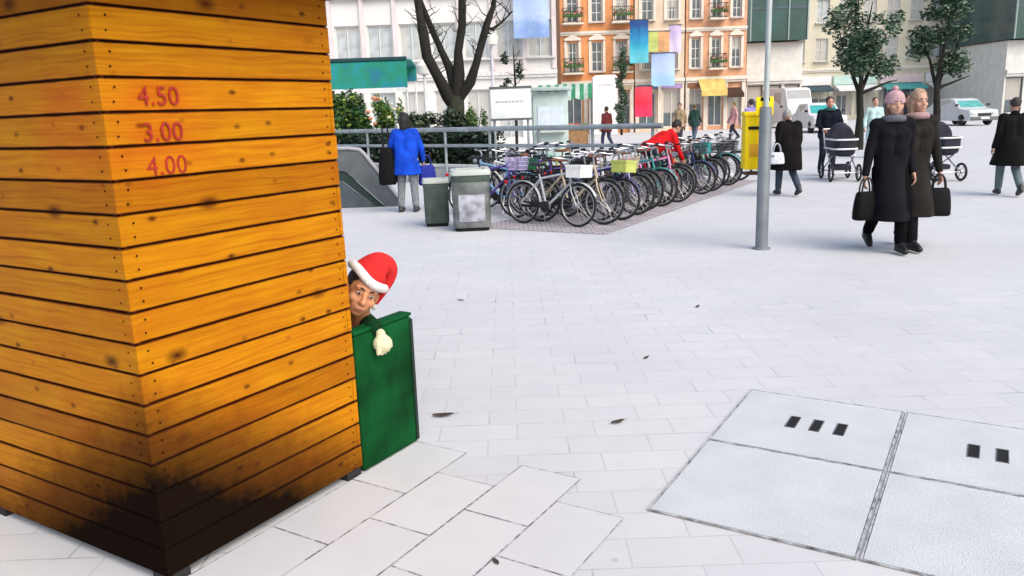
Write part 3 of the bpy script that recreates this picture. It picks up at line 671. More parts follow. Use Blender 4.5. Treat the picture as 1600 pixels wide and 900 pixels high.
for i, (root, pos, yaw, fc, bc, kind, lab) in enumerate(made):
    root.location = (pos.x, pos.y, .004); root.rotation_euler = (0, R(rnd.choice((-1, 1))*rnd.uniform(3, 6)), yaw); root.rotation_mode = 'XYZ'; sc_ = rnd.uniform(.90, .99); root.scale = (sc_,)*3
    tag(root, lab, 'bicycle', BG)
    for c in kids(root):
        n = c.name.split('.')[0]
        if n in ('frame', 'fork') or (n == 'mudguard' and i % 3 == 0):
            c.material_slots[0].link = 'OBJECT'; c.material_slots[0].material = paint(fc)
        if n == 'saddle' and i % 4 == 1: c.material_slots[0].link = 'OBJECT'; c.material_slots[0].material = M('brown_leather', (.18, .07, .03), .5)
    if bc:
        b = bpy.data.objects.new(dict(wire='basket', crate='crate', pannier='pannier')[kind], dict(wire=WB, crate=CB, pannier=PB)[kind]); COL.objects.link(b); b.parent = root; b.location = (0, .54, .76) if kind != 'pannier' else (0, -.55, .735)
        b.material_slots[0].link = 'OBJECT'; b.material_slots[0].material = paint(bc)
bpy.context.view_layer.update()

# ------------------------------------------------------------------ railing and escalator of the underground entrance
RAILM = mat('rail_grey', (.30, .34, .36), .4, .2, 5, metal=.4)
ra_, rb_ = at(512, 205, 21.9), at(1035, 196, 15.5); ra_.z = rb_.z = 0
rl = thing('railing', 'long grey metal guard rail with two rails behind the bicycles and bins', 'railing', (0, 0, 0))
mb = MB(); mb.tube([ra_+Vector((0, 0, 1.27)), rb_+Vector((0, 0, 1.27))], .055, 10); mb.build('top_rail', RAILM, rl)
mb = MB(); mb.tube([ra_+Vector((0, 0, .90)), rb_+Vector((0, 0, .90))], .038, 10); mb.build('lower_rail', RAILM, rl)
for i in range(8):
    p = ra_.lerp(rb_, (i+.15)/7.3); mb = MB(); mb.tube([p, p+Vector((0, 0, 1.24))], .032, 8); mb.box((p.x, p.y, .006), (.16, .16, .012)); mb.build('post', RAILM, rl)
kb = thing('stair_parapet', 'low pale concrete parapet below the grey guard rail', 'parapet')
mb = MB(); dv = (rb_-ra_).normalized(); nv = Vector((-dv.y, dv.x, 0)); a_, b_ = ra_+nv*.25, rb_+nv*.25
ang = math.atan2(dv.y, dv.x); mb.box(((a_+b_)/2)+Vector((0, 0, .19)), ((b_-a_).length, .3, .38), Euler((0, 0, ang)), bev=.015); mb.build('wall', M('parapet_concrete', (.36, .37, .37), .8, .2, 2, .3), kb)
mb = MB(); mb.box(((a_+b_)/2)+Vector((0, 0, .41)), ((b_-a_).length+.04, .36, .055), Euler((0, 0, ang)), bev=.01); mb.build('coping', M('coping_stone', (.45, .46, .46), .8, .15, 3, .3), kb)
# escalator balustrade: sloping panel that runs down to the right
es = thing('escalator_balustrade', 'sloping grey metal escalator side with a dark handrail beside the person in blue', 'escalator')
YE = 14.7
def ep(x, y, d=0.): q = at(x, y, YE+d); return q
def slope_panel(pts, d0, d1):
    mb = MB(); n = len(pts); P = [ep(*p) for p in pts]; vs = [Vector((p.x, YE+d0, p.z)) for p in P]+[Vector((p.x, YE+d1, p.z)) for p in P]
    mb.add(vs, [tuple(range(n)), tuple(range(2*n-1, n-1, -1))]+[(i, i+n, (i+1) % n+n, (i+1) % n) for i in range(n)]); return mb
slope_panel([(470, 236), (560, 237), (628, 322), (607, 326), (540, 268), (470, 262)], 0, .12).build('side_panel', mat('panel_grey', (.11, .125, .135), .45, .2, 4, metal=.3), es, 20)
slope_panel([(470, 264), (539, 270), (605, 327), (592, 327), (532, 281), (470, 276)], .02, .10).build('skirt', M('dark_green_black', (.012, .03, .024), .6), es, 20)
slope_panel([(470, 278), (531, 283), (589, 327), (470, 330)], .0, .12).build('base_panel', mat('panel_blue_grey', (.07, .095, .105), .5, .2, 4, metal=.2), es, 20)
mb = MB(); mb.tube([Vector((q.x, YE+.06, q.z+.02)) for q in (ep(470, 235), ep(545, 234), ep(561, 236), ep(570, 245), ep(628, 319))], .04, 10); mb.build('handrail', M('handrail_rubber', (.30, .30, .33), .6), es)

# ------------------------------------------------------------------ blue jacket person
b = gp(640, 331)
J1, _, _ = person('person in a bright blue jacket seen from behind by the escalator', b, R(-8), 1.66,
    dict(elL=(-.29, .02, 1.13), wrL=(-.24, .18, 1.0), elR=(.27, .04, 1.12), wrR=(.28, .12, .88), hipL=(-.09, 0, .9), knL=(-.12, .02, .5), anL=(-.14, -.02, .09), anR=(.13, -.02, .09), knR=(.11, .02, .5)),
    ('jacket', (.008, .060, .50)), .66, (.20, .22, .235), (.03, .03, .035), hair=((.012, .01, .01), 'long'), bulk=1.18)
bag('shoulder_bag', 'black shoulder bag hanging at the left side of the person in blue', b+Vector((-.33, -.02, .48)), (.22, .30, .62), (.005, .005, .006), R(90), .42)
bag('shopping_bag', 'dark blue carrier bag at the right hand of the person in blue', b+Vector((.33, .10, .44)), (.30, .18, .34), (.02, .03, .24), R(20), .18)

# ------------------------------------------------------------------ red jacket person bending over the bicycles
rp = ra0.lerp(ra1, (14+1.1)/26.2) - bh*.95
person('person in a red jacket bending over behind the parked bicycles', rp, R(-70), 1.70,
    dict(pelvis=(0, -.22, .86), chest=(0, .12, 1.05), neck=(0, .25, 1.16), head=(0, .36, 1.25), shL=(-.19, .18, 1.10), shR=(.19, .18, 1.10), elL=(-.22, .28, .84), wrL=(-.18, .42, .66), elR=(.22, .26, .84), wrR=(.18, .40, .66),
         hipL=(-.09, -.22, .84), hipR=(.09, -.22, .84), knL=(-.1, -.12, .46), knR=(.1, -.12, .46), anL=(-.1, -.2, .09), anR=(.1, -.2, .09)),
    ('jacket', (.52, .010, .014)), None, (.03, .03, .05), hair=((.02, .014, .012), 'short'), headrot=(-45, 0, 0), bulk=1.2)

# ------------------------------------------------------------------ pole, letterbox, sign
pb = gp(1193, 391) + Vector((0, .08, 0))
pl = thing('street_pole', 'grey steel post standing on the pavement with a yellow letterbox behind it', 'pole', pb)
PM = mat('pole_grey', (.20, .225, .245), .45, .15, 5, metal=.3)
mb = MB(); mb.lathe([(.068, 0), (.068, 1.50), (.062, 1.53), (.062, 1.58)], 20); mb.build('pole_base', PM, pl)
mb = MB(); mb.lathe([(.030, 1.58), (.028, 4.6), (.0, 4.62)], 14); mb.build('mast', mat('mast_grey', (.42, .47, .47), .4, .1, 5, metal=.3), pl)
mb = MB(); mb.lathe([(.069, .0), (.10, .002), (.098, .02), (.069, .028)], 20); mb.build('foot_flange', PM, pl)
YEL = mat('post_yellow', (.88, .62, .004), .5, .06, 4, spec=.2)
yb = at(1176, 272, 9.25)
lb = thing('letterbox', 'tall yellow letterbox mounted on the left of the grey street pole', 'letterbox', yb, R(-6))
hb_ = .655; wb_ = .235
mb = MB(); mb.box((0, 0, hb_/2+.03), (wb_, .24, hb_-.06), bev=.012); mb.build('body', YEL, lb)
mb = MB(); mb.prism([(-.125, hb_), (.125, hb_), (.125, hb_+.02), (.06, hb_+.05), (-.06, hb_+.05), (-.125, hb_+.02)], -wb_/2-.008, wb_/2+.008, 'YZ'); mb.build('cap', YEL, lb, 20)
mb = MB(); mb.box((0, -.122, hb_*.80), (wb_*.72, .012, .035)); mb.build('slot', DARK, lb)
mb = MB(); mb.box((0, -.1225, hb_*.42), (wb_*.6, .005, .14), bev=.002); mb.build('label_plate', mat('orange_plate', (.75, .36, .01), .5), lb)
mb = MB(); mb.box((-.01, 0, .012), (wb_*.8, .2, .03)); mb.build('underside', M('dark_brown', (.05, .028, .012), .7), lb)
mb = MB(); mb.box((.165, .0, hb_*.3), (.13, .06, .03)); mb.box((.165, .0, hb_*.85), (.13, .06, .03)); mb.build('bracket', PM, lb)
ysn = at(1190, 166, 9.1); ys = thing('yellow_sign', 'small square yellow sign at the top of the grey post above the letterbox', 'sign', ysn, 0)
mb = MB(); mb.box((0, -.11, 0), (.19, .012, .20), bev=.004); mb.build('plate', YEL, ys)
mb = MB(); mb.box((0, -.085, 0), (.05, .04, .06)); mb.build('bracket', PM, ys)
mb = MB(); mb.box((-.035, -.1175, .075), (.03, .004, .04)); mb.box((.04, -.1175, .075), (.03, .004, .04)); mb.build('mark', DARK, ys)

# ------------------------------------------------------------------ pedestrians on the right
WALK = dict(hipL=(-.09, 0, .90), knL=(-.09, .16, .51), anL=(-.08, .20, .10), hipR=(.09, 0, .90), knR=(.09, -.02, .50), anR=(.09, -.30, .17), footR=(.01, .12, -.12),
            elL=(-.255, -.06, 1.11), wrL=(-.29, .03, .86), elR=(.255, .02, 1.11), wrR=(.29, .15, .88))
p = gp(1229, 306)
person('stooped person in a wide black coat just right of the grey post', p, R(10), 1.52, dict(WALK, head=(0, .12, 1.56), neck=(0, .05, 1.44), chest=(0, .04, 1.27)), ('coat', (.005, .004, .004)), .52, (.05, .065, .09), (.03, .03, .035),
       hair=((.30, .29, .28), 'short'), bulk=1.45)
bag('handbag', 'pale grey bag carried by the stooped person in the black coat', p+Vector((-.26, -.18, .58)), (.26, .13, .2), (.52, .54, .60), 0, .16)
PRAM = dict(elL=(-.25, .10, 1.13), wrL=(-.20, .38, 1.03), elR=(.25, .10, 1.13), wrR=(.20, .38, 1.03), knL=(-.09, .12, .5), anL=(-.09, .1, .1), anR=(.09, -.22, .13))
def make_pram(label, loc, rz):
    t = thing('pram', label, 'pram', loc, rz)          # local +y towards the front of the pram
    NV = M('pram_fabric', (.018, .018, .032), .8, .3, 20, .3); WH = M('pram_white', (.70, .70, .72), .6)
    def ring(y, w, z0, z1): return [Vector((w*x, y, z0+(z1-z0)*f)) for x, f in ((-1, 1), (-.98, .5), (-.8, .12), (-.4, 0), (.4, 0), (.8, .12), (.98, .5), (1, 1))]
    mb = MB(); mb.loft([ring(-.42, .19, .56, .84), ring(-.36, .22, .50, .86), ring(.3, .22, .50, .86), ring(.40, .20, .52, .85), ring(.45, .15, .58, .82)]); mb.build('carrycot', NV, t)
    mb = MB(); mb.loft([[Vector((w*math.cos(u), y+.0, .85+h*math.sin(u))) for u in [math.pi*j/12 for j in range(13)]] for y, w, h in ((-.43, .20, .10), (-.36, .235, .26), (-.18, .24, .33), (.02, .24, .30), (.08, .235, .25))]); mb.build('hood', NV, t)
    for z, w in ((.845, .235), (.66, .232)):
        mb = MB(); pts = [(w*c, y, z) for c, y in ((-1, -.40), (-1.0, .32), (-.8, .44), (-.4, .475), (.4, .475), (.8, .44), (1, .32), (1.0, -.40))]; mb.tube(pts, .02, 6); mb.build('trim', WH, t)
    mb = MB()
    for s in (-1, 1): mb.tube([(.2*s, -.72, 1.03), (.22*s, -.45, .72), (.23*s, .38, .20)], .014, 8); mb.tube([(.22*s, .22, .52), (.24*s, -.42, .20)], .013, 8)
    mb.tube([(-.2, -.72, 1.03), (.2, -.72, 1.03)], .018, 8)
    mb.tube([(-.25, .38, .18), (.25, .38, .18)], .012, 8); mb.tube([(-.26, -.42, .18), (.26, -.42, .18)], .012, 8); mb.build('chassis', STEEL, t)
    for x in (-.27, .27):
        for y in (.38, -.42):
            mb = MB(); torus(mb, (x, y, .18), .155, .024, 22, 8); w = mb.build('wheel', RUB, t)
            mb = MB(); mb.lathe([(.03, -.015), (.03, .015)], 10, (x, y, .18), 'X')
            for i in range(6): u = math.pi*i/3; mb.tube([(x, y, .18), (x, y+.14*math.cos(u), .18+.14*math.sin(u))], .008, 5)
            mb.build('hub', STEEL, w)
    mb = MB(); mb.box((0, -.05, .27), (.36, .5, .10), bev=.03); mb.build('shopping_tray', NV, t)
    return t
p = gp(1324, 284); pr = make_pram('dark pram with white trim, the nearer to the walking pair, in the pedestrian street', p + Vector((0, .4, 0)), R(172))
d_ = Matrix.Rotation(R(172), 3, 'Z') @ Vector((0, -1.12, 0)); q_ = p + Vector((0, .4, 0)) + d_
person('person in a dark navy jacket pushing the pram left of the walking pair', q_, R(172), 1.70, PRAM, ('jacket', (.006, .008, .016)), None, (.03, .032, .05), hair=((.02, .015, .012), 'short'), skin=M('ruddy_skin', (.5, .22, .17), .5), bulk=1.2, scarf=(.02, .07, .07))
p2 = gp(1478, 284) + Vector((0, .4, 0)); pr2 = copy_tree(pr); pr2.location = p2; pr2.rotation_euler.z = R(186); tag(pr2, 'dark pram with white trim at the right, beyond the walking pair', 'pram')
q_ = p2 + Matrix.Rotation(R(186), 3, 'Z') @ Vector((0, -1.12, 0))
person('person in a dark grey jacket pushing the pram on the right of the walking pair', q_, R(186), 1.70, PRAM, ('jacket', (.010, .011, .017)), None, (.03, .032, .05), hair=((.05, .03, .02), 'long'), bulk=1.15, skin=M('ruddy_skin', (.5, .22, .17), .5))
p = gp(1382, 392)
person('person in long black coat and pink hat, the left of the walking pair', p, R(176), 1.68, dict(WALK, wrR=(.28, .06, .84), elR=(.235, .02, 1.11), wrL=(-.24, .03, .86), elL=(-.22, -.06, 1.11)), ('coat', (.006, .006, .009)), .36, (.005, .005, .006), (.006, .006, .006),
       hair=((.12, .07, .05), 'long'), hat=((.45, .28, .31), 'beanie'), scarf=(.10, .11, .13), voxel=.010, bulk=.90)
bag('handbag', 'black handbag hanging low from the hand of the person in the long black coat', p+Vector((-.27, -.06, .36)), (.26, .15, .30), (.004, .004, .005), R(15), .16)
p = gp(1417, 388)
WALK2 = {}
for kx, v in WALK.items():
    nk = kx[:-1] + {'L': 'R', 'R': 'L'}[kx[-1]]; WALK2[nk] = (-v[0], v[1], v[2])
person('person in long charcoal coat with pale bare head, the right of the walking pair', p, R(186), 1.70, dict(WALK2, wrL=(-.28, .06, .84), elL=(-.235, .02, 1.11), wrR=(.24, .10, .90), elR=(.22, -.03, 1.12)), ('coat', (.016, .014, .013)), .38, (.010, .010, .012), (.010, .010, .010),
       hair=((.34, .23, .16), 'long'), scarf=(.34, .22, .22), voxel=.010, bulk=.90)
bag('handbag', 'charcoal handbag in the outer hand of the person in the charcoal coat', p+Vector((.28, -.04, .36)), (.26, .15, .30), (.008, .008, .009), R(-15), .16)
p = gp(1573, 306)
person('person in a short black coat at the right edge of the street', p, R(-10), 1.56, WALK, ('coat', (.005, .005, .005)), .55, (.12, .16, .17), (.03, .03, .03), hair=((.03, .02, .02), 'short'), bulk=1.35)
bag('handbag', 'pale bag carried by the person in black at the right edge', p+Vector((.28, -.12, .6)), (.26, .13, .2), (.5, .54, .6), 0, .16)
p = at(1362, 250, 23.); p.z = 0
person('distant person in a pale mint coat beyond the walking pair', p, R(170), 1.66, WALK, ('coat', (.42, .58, .56)), .5, (.3, .34, .36), (.05, .05, .05), hair=((.05, .03, .02), 'short'))
p = at(1172, 230, 27.); p.z = 0
person('distant person in a lilac jacket behind the yellow letterbox', p, R(20), 1.76, WALK, ('jacket', (.28, .24, .52)), .6, (.1, .1, .16), (.05, .05, .05), hair=((.03, .02, .02), 'short'))

# ------------------------------------------------------------------ trees, bushes
BARK = mat('dark_bark', (.012, .011, .008), .9, .4, 9, .8, bscale=30.)
BARKG = mat('olive_bark', (.028, .032, .018), .9, .4, 9, .8)
def wander(a, b, n, amp, rr):
    a, b = Vector(a), Vector(b); return [a.lerp(b, i/n) + (Vector((rr.uniform(-amp, amp), rr.uniform(-amp, amp), rr.uniform(-amp, amp))) if 0 < i < n else Vector()) for i in range(n+1)]
# bare forked tree behind the railing
Yt = 23.
tb = at(712, 192, Yt); t = thing('bare_tree', 'dark bare forked tree with thick black limbs behind the guard rail', 'tree', (tb.x, Yt, 0))
base = Vector((tb.x, Yt, 0))
def L(x, y, dy=0.): return at(x, y, Yt+dy)*1.0 - base
mb = MB(); mb.tube([(0, 0, 0), L(711, 195), L(712, 172), L(714, 150)], [.36, .28, .25, .20], 12); mb.build('trunk', BARKG, t, 60)
limbs = [([L(712, 168), L(700, 150), L(683, 118, -.2), L(667, 88, -.3), L(662, 55, -.3), L(656, 25, -.2), L(650, -15), L(640, -80), L(628, -150)], .19, .07),
         ([L(713, 155), L(703, 108, .2), L(690, 80, .3), L(680, 58, .3), L(668, 30, .2), L(655, -5, .3), L(660, -80, .5)], .13, .05),
         ([L(714, 152), L(717, 115), L(716, 80, .2), L(722, 40, .2), L(722, -10, .3), L(730, -90, .4), L(728, -150, .4)], .17, .06),
         ([L(713, 160), L(735, 128, -.1), L(744, 100, -.2), L(752, 70, -.2), L(760, 40, -.1), L(771, 10), L(775, -30), L(795, -120)], .15, .05),
         ([L(757, 45, -.1), L(770, 45), L(783, 36), L(800, 18)], .05, .02)]
for pts, r0, r1 in limbs:
    n = len(pts); mb = MB(); mb.tube(pts, [(r0+(r1-r0)*i/(n-1))*(1+.12*math.sin(i*2.1)) for i in range(n)], 9)
    for i in range(2, n-1):
        for s in range(5):
            a = Vector(pts[i]).lerp(Vector(pts[i+1]), rnd.random()); d = Vector((rnd.uniform(-1, 1), rnd.uniform(-.7, .7), rnd.uniform(.3, 1))).normalized()*rnd.uniform(.3, .9)
            mb.tube(wander(a, a+d, 3, .06, rnd), [.020, .014, .009, .004], 5); e_ = a+d*.55; mb.tube(wander(e_, e_+d.cross(Vector((rnd.random(), rnd.random(), 1))).normalized()*.3+Vector((0, 0, .15)), 2, .03, rnd), [.010, .007, .003], 4)
    mb.build('limb', BARK, t, 60)
def leaf_mb(blobs, n, size, rr, flat=.5):
    mb = MB(); tot = sum(b[1][0]*b[1][1]*b[1][2] for b in blobs)
    for c, r in blobs:
        m = int(n*r[0]*r[1]*r[2]/tot)
        for _ in range(m):
            d = Vector((rr.gauss(0, 1), rr.gauss(0, 1), rr.gauss(0, 1))).normalized()*(rr.random()**.42)*rr.uniform(.75, 1.12); p = Vector(c)+Vector((d.x*r[0], d.y*r[1], d.z*r[2]))
            s = size*rr.uniform(.6, 1.35); u = Vector((rr.gauss(0, 1), rr.gauss(0, 1), rr.gauss(0, flat))).normalized(); w = u.cross(Vector((rr.gauss(0, 1), rr.gauss(0, 1), rr.gauss(0, 1)))).normalized()
            k = rr.choice((0, 0, 0, 1, 1, 2, 2))
            mb.add([p-u*s, p+w*s*.45, p+u*s, p-w*s*.45], [(0, 1, 2, 3)], k)
    return mb
def leafm(n, c): 
    m = M(n, c, .6, .3, 3); return m
LF = [leafm('leaf_dark', (.010, .045, .016)), leafm('leaf_mid', (.035, .085, .045)), leafm('leaf_pale', (.17, .22, .15))]
def leafy_tree(label, px, base_y, Y, cw, ctop, cbot, seed, leaves=LF, n=6000):
    rr = random.Random(seed); b = at(px, base_y, Y); b = Vector((b.x, Y, 0)); t = thing('leafy_tree', label, 'tree', b, 0, 'young trees in the pedestrian street')
    ztop = at(px, ctop, Y).z; zb = at(px, cbot, Y).z; sc = Y/F_PX; w = cw*sc/2; zc = (ztop+zb)/2; hz = (ztop-zb)/2
    mb = MB(); mb.tube([(0, 0, 0), (.02, 0, zb*.5), (-.05, .02, zb*.9)], [.17, .12, .10], 10); mb.build('trunk', BARK, t, 60)
    for (dx, dy, zz) in ((-.55, .1, zc), (.1, -.1, zc+hz*.5), (.6, .15, zc-.1), (.25, .4, zc+.1), (-.2, -.35, zc-.1), (.8, -.1, zb+.1)):
        mb = MB(); mb.tube(wander((-.04, .02, zb*.86 if abs(dx) > .5 else zb*.72), (dx*w, dy*w, zz), 4, .05, rr), [.075, .06, .045, .03, .014], 6); mb.build('limb', BARK, t, 60)
    blobs = []
    for i in range(26):
        u = rr.uniform(0, 6.283); v = rr.uniform(-.85, 1); rad = math.sqrt(max(0, 1-v*v*.8))*rr.uniform(.2, .88)
        s = rr.uniform(.16, .34)*w*1.1; blobs.append(((w*rad*math.cos(u), w*.9*rad*math.sin(u), zc+hz*v*.9), (s*1.15, s, s*.85)))
    leaf_mb(blobs, n, .075, rr).build('crown', leaves, t, 0); return t
leafy_tree('young leafy green tree in the street, left of the two, behind the nearer pram', 1343, 190, 27., 128, -40, 132, 3)
leafy_tree('young leafy green tree in the street, the right one of the two', 1462, 190, 28.5, 108, -25, 125, 5)
def bush(label, x0, x1, y0, y1, Y, seed, leaves, n, size=.07, flowers=None):
    rr = random.Random(seed); a, b = at(x0, y1, Y), at(x1, y1, Y); cx = (a.x+b.x)/2; w = (b.x-a.x)/2; z1 = at((x0+x1)/2, y0, Y).z; t = thing('shrub', label, 'shrub', (cx, Y, 0), 0, 'shrubs beyond the guard rail')
    blobs = []; 
    for i in range(16): blobs.append(((rr.uniform(-.8, .8)*w, rr.uniform(-.5, .5), rr.uniform(.35, .86)*z1), (w*rr.uniform(.2, .38), .4, z1*rr.uniform(.12, .22))))
    for i in range(9): blobs.append(((rr.uniform(-.85, .85)*w, rr.uniform(-.5, .3), rr.uniform(.08, .38)*z1), (w*rr.uniform(.2, .32), .4, z1*rr.uniform(.12, .18))))
    leaf_mb(blobs, int(n*1.5), size, rr).build('foliage', leaves, t, 0)
    mb = MB()
    for i in range(9): mb.tube(wander((rr.uniform(-.3, .3)*w, 0, 0), (rr.uniform(-.8, .8)*w, rr.uniform(-.4, .4), z1*rr.uniform(.5, .9)), 3, .06, rr), [.03, .024, .016, .006], 5)
    mb.build('stems', BARK, t, 60)
    if flowers:
        mb = MB()
        for i in range(flowers[1]):
            p = Vector((rr.uniform(-.75, .85)*w, rr.uniform(-.75, -.35), rr.uniform(.5, .98)*z1)); mb.ell(p, (.06*rr.uniform(.6, 1.6), .05, .05), None, 7, 4)
        mb.build('blossom', M(flowers[2], flowers[0], .7), t)
    return t
LB = [leafm('hedge_dark', (.008, .035, .010)), leafm('hedge_mid', (.03, .10, .018)), leafm('hedge_lime', (.14, .22, .03))]
LD = [leafm('ivy_dark', (.006, .018, .010)), leafm('ivy_mid', (.018, .045, .02)), leafm('ivy_pale', (.10, .12, .06))]
bush('wide green shrub with orange blossom below the teal awning', 515, 612, 143, 215, 23.2, 11, LB, 5200, .075, ((.50, .22, .12), 9, 'orange_blossom'))
bush('yellow green shrub with pale blossom right of the orange flowered one', 585, 640, 148, 215, 23.9, 12, [LB[1], LB[2], LB[2]], 2200, .07, ((.6, .58, .38), 7, 'cream_blossom'))
bush('low dark shrub at the foot of the bare tree', 622, 735, 166, 215, 22.5, 13, LD, 3800, .07)
bush('long dark low hedge right behind the guard rail', 500, 800, 196, 215, 21.9, 15, [LD[0], LD[0], LD[1]], 4200, .08)
bush('small pale green shrub between the bare tree and the white notice board', 726, 762, 152, 215, 22.8, 14, [LB[1], LF[2], LB[2]], 1500, .06)

# ------------------------------------------------------------------ buildings
GLASS = mat('window_glass', (.10, .13, .15), .15, .3, 2, spec=.6); GLASSP = mat('pale_window_glass', (.42, .46, .48), .15, .25, 2, spec=.6)
TEALG = mat('teal_glass', (.006, .055, .060), .12, .35, .8, spec=.7); TEALB = mat('slate_glass', (.03, .06, .10), .12, .35, .8, spec=.7)
def vary(m, amt=.9):
    t = m.node_tree; b = t.nodes['Principled BSDF']; src = b.inputs['Base Color'].links[0].from_socket
    oi = t.nodes.new('ShaderNodeObjectInfo'); tc = t.nodes.new('ShaderNodeTexCoord'); sp = t.nodes.new('ShaderNodeSeparateXYZ'); t.links.new(tc.outputs['Object'], sp.inputs[0])
    def mth(op, a, b_):
        o = t.nodes.new('ShaderNodeMath'); o.operation = op; o.use_clamp = op == 'MULTIPLY'
        for i, v in enumerate((a, b_)):
            if isinstance(v, (int, float)): o.inputs[i].default_value = v
            else: t.links.new(v, o.inputs[i])
        return o.outputs[0]
    # curtains: drawn to a different width and height behind each window
    r7 = mth('FRACT', mth('MULTIPLY_ADD', oi.outputs['Random'], 7.31), 0.)
    cur = mth('GREATER_THAN', mth('ABSOLUTE', sp.outputs[0], 0.), mth('MULTIPLY', r7, .8)); up = mth('GREATER_THAN', sp.outputs[2], mth('MULTIPLY_ADD', oi.outputs['Random'], 3.))
    f = mth('MULTIPLY', mth('MAXIMUM', cur, up), amt)
    mx = t.nodes.new('ShaderNodeMix'); mx.data_type = 'RGBA'; t.links.new(f, mx.inputs[0]); t.links.new(src, mx.inputs[6]); mx.inputs[7].default_value = (.50, .47, .42, 1); t.links.new(mx.outputs[2], b.inputs['Base Color'])
vary(GLASS, .75); vary(GLASSP, .6)
_wc = {}
def window_meshes(w, h, bars, fm, gm):
    key = (round(w, 2), round(h, 2), bars, fm.name, gm.name)
    if key in _wc: return _wc[key]
    f = MB(); d = .07; b = .07
    for s in (-1, 1): f.box((s*(w/2-b/2), 0, h/2), (b, d, h))
    f.box((0, 0, b/2), (w-2*b, d, b)); f.box((0, 0, h-b/2), (w-2*b, d, b))
    for i in range(1, bars[0]): f.box((-w/2+w*i/bars[0], -.004, h/2), (.05, d, h-2*b))
    for i in range(1, bars[1]): f.box((0, .006, h*i/bars[1]), (w-2*b, d*.7, .045))
    g = MB(); g.box((0, .015, h/2), (w-2*b+.01, .012, h-2*b+.01))
    s = MB(); s.box((0, -.14, -.045), (w+.24, .22, .08), bev=.012)
    _wc[key] = (f.mesh('window', fm, 20), g.mesh('pane', gm, 0), s.mesh('sill', M('sill_stone', (.5, .49, .46), .8), 20)); return _wc[key]
def facade(name, label, cat, x0, x1, Y, height, depth, wall_m, wins, roof_m=None, dx=0., bars=(2, 2), fm=None, gm=None, cornices=(), cornice_m=None, group=None, roof_h=2.5, sills=True):
    """front faces the camera (-y); wins = (u0,u1,z0,z1) in metres from the left end"""
    t = thing(name, label, cat, (x0, Y, 0), 0, group); w = x1-x0; fm = fm or M('white_frame', (.62, .62, .60), .5); gm = gm or GLASS
    us = sorted({0., w, *[q for a in wins for q in a[:2]]}); zs = sorted({0., height, *[q for a in wins for q in a[2:4]]}); mb = MB(); D = .16
    for i in range(len(us)-1):
        for j in range(len(zs)-1):
            cu, cz = (us[i]+us[i+1])/2, (zs[j]+zs[j+1])/2
            if any(a[0] < cu < a[1] and a[2] < cz < a[3] for a in wins): continue
            mb.add([(us[i], 0, zs[j]), (us[i+1], 0, zs[j]), (us[i+1], 0, zs[j+1]), (us[i], 0, zs[j+1])], [(0, 1, 2, 3)])
    for a in wins:
        q = [(a[0], a[2]), (a[1], a[2]), (a[1], a[3]), (a[0], a[3])]
        for i in range(4):
            (u, z), (u2, z2) = q[i], q[(i+1) % 4]; mb.add([(u, 0, z), (u2, 0, z2), (u2, D+.06, z2), (u, D+.06, z)], [(0, 1, 2, 3)])
    mb.add([(0, 0, 0), (0, depth, 0), (0, depth, height), (0, 0, height)], [(0, 1, 2, 3)]); mb.add([(w, 0, 0), (w, depth, 0), (w, depth, height), (w, 0, height)], [(0, 1, 2, 3)])
    mb.add([(0, depth, 0), (w, depth, 0), (w, depth, height), (0, depth, height)], [(0, 1, 2, 3)])
    mb.add([(0, .3, height), (w, .3, height), (w, depth, height), (0, depth, height), (0, 0, height), (w, 0, height)], [(0, 1, 2, 3), (0, 1, 5, 4)])
    mb.add([(0.02, .35, 0), (w-.02, .35, 0), (w-.02, .35, height-.02), (.02, .35, height-.02)], [(0, 1, 2, 3)])
    mb.build('wall', wall_m, t, 20)
    for a in wins:
        ww, hh = a[1]-a[0], a[3]-a[2]; br = a[4] if len(a) > 4 and isinstance(a[4], tuple) else bars; g_ = a[5] if len(a) > 5 else gm
        f, g, s = window_meshes(ww, hh, br, fm, g_)
        wo = bpy.data.objects.new('window', f); COL.objects.link(wo); wo.parent = t; wo.location = ((a[0]+a[1])/2, D, a[2])
        go = bpy.data.objects.new('pane', g); COL.objects.link(go); go.parent = wo
        if sills and a[2] > .5: so = bpy.data.objects.new('sill', s); COL.objects.link(so); so.parent = wo; so.location = (0, -D, 0)
    for z, hgt, pr_ in cornices:
        mb = MB(); mb.box((w/2, -pr_/2+.002, z), (w+.02, pr_, hgt), bev=.02); mb.box((w/2, -pr_*.35, z-hgt*.8), (w-.02, pr_*.7, hgt*.5)); mb.build('cornice', cornice_m or wall_m, t, 20)
    rm = roof_m or M('roof_tile', (.18, .07, .045), .8, .25, 3, .5)
    mb = MB(); mb.prism([(-.25, height-.02), (depth+.25, height-.02), (depth/2, height+roof_h)], -.12, w+.12, 'YZ'); mb.build('roof', rm, t, 20)
    return t
def X(px, Y): return at(px, 190, Y).x
def Zp(px, py, Y): return at(px, py, Y).z
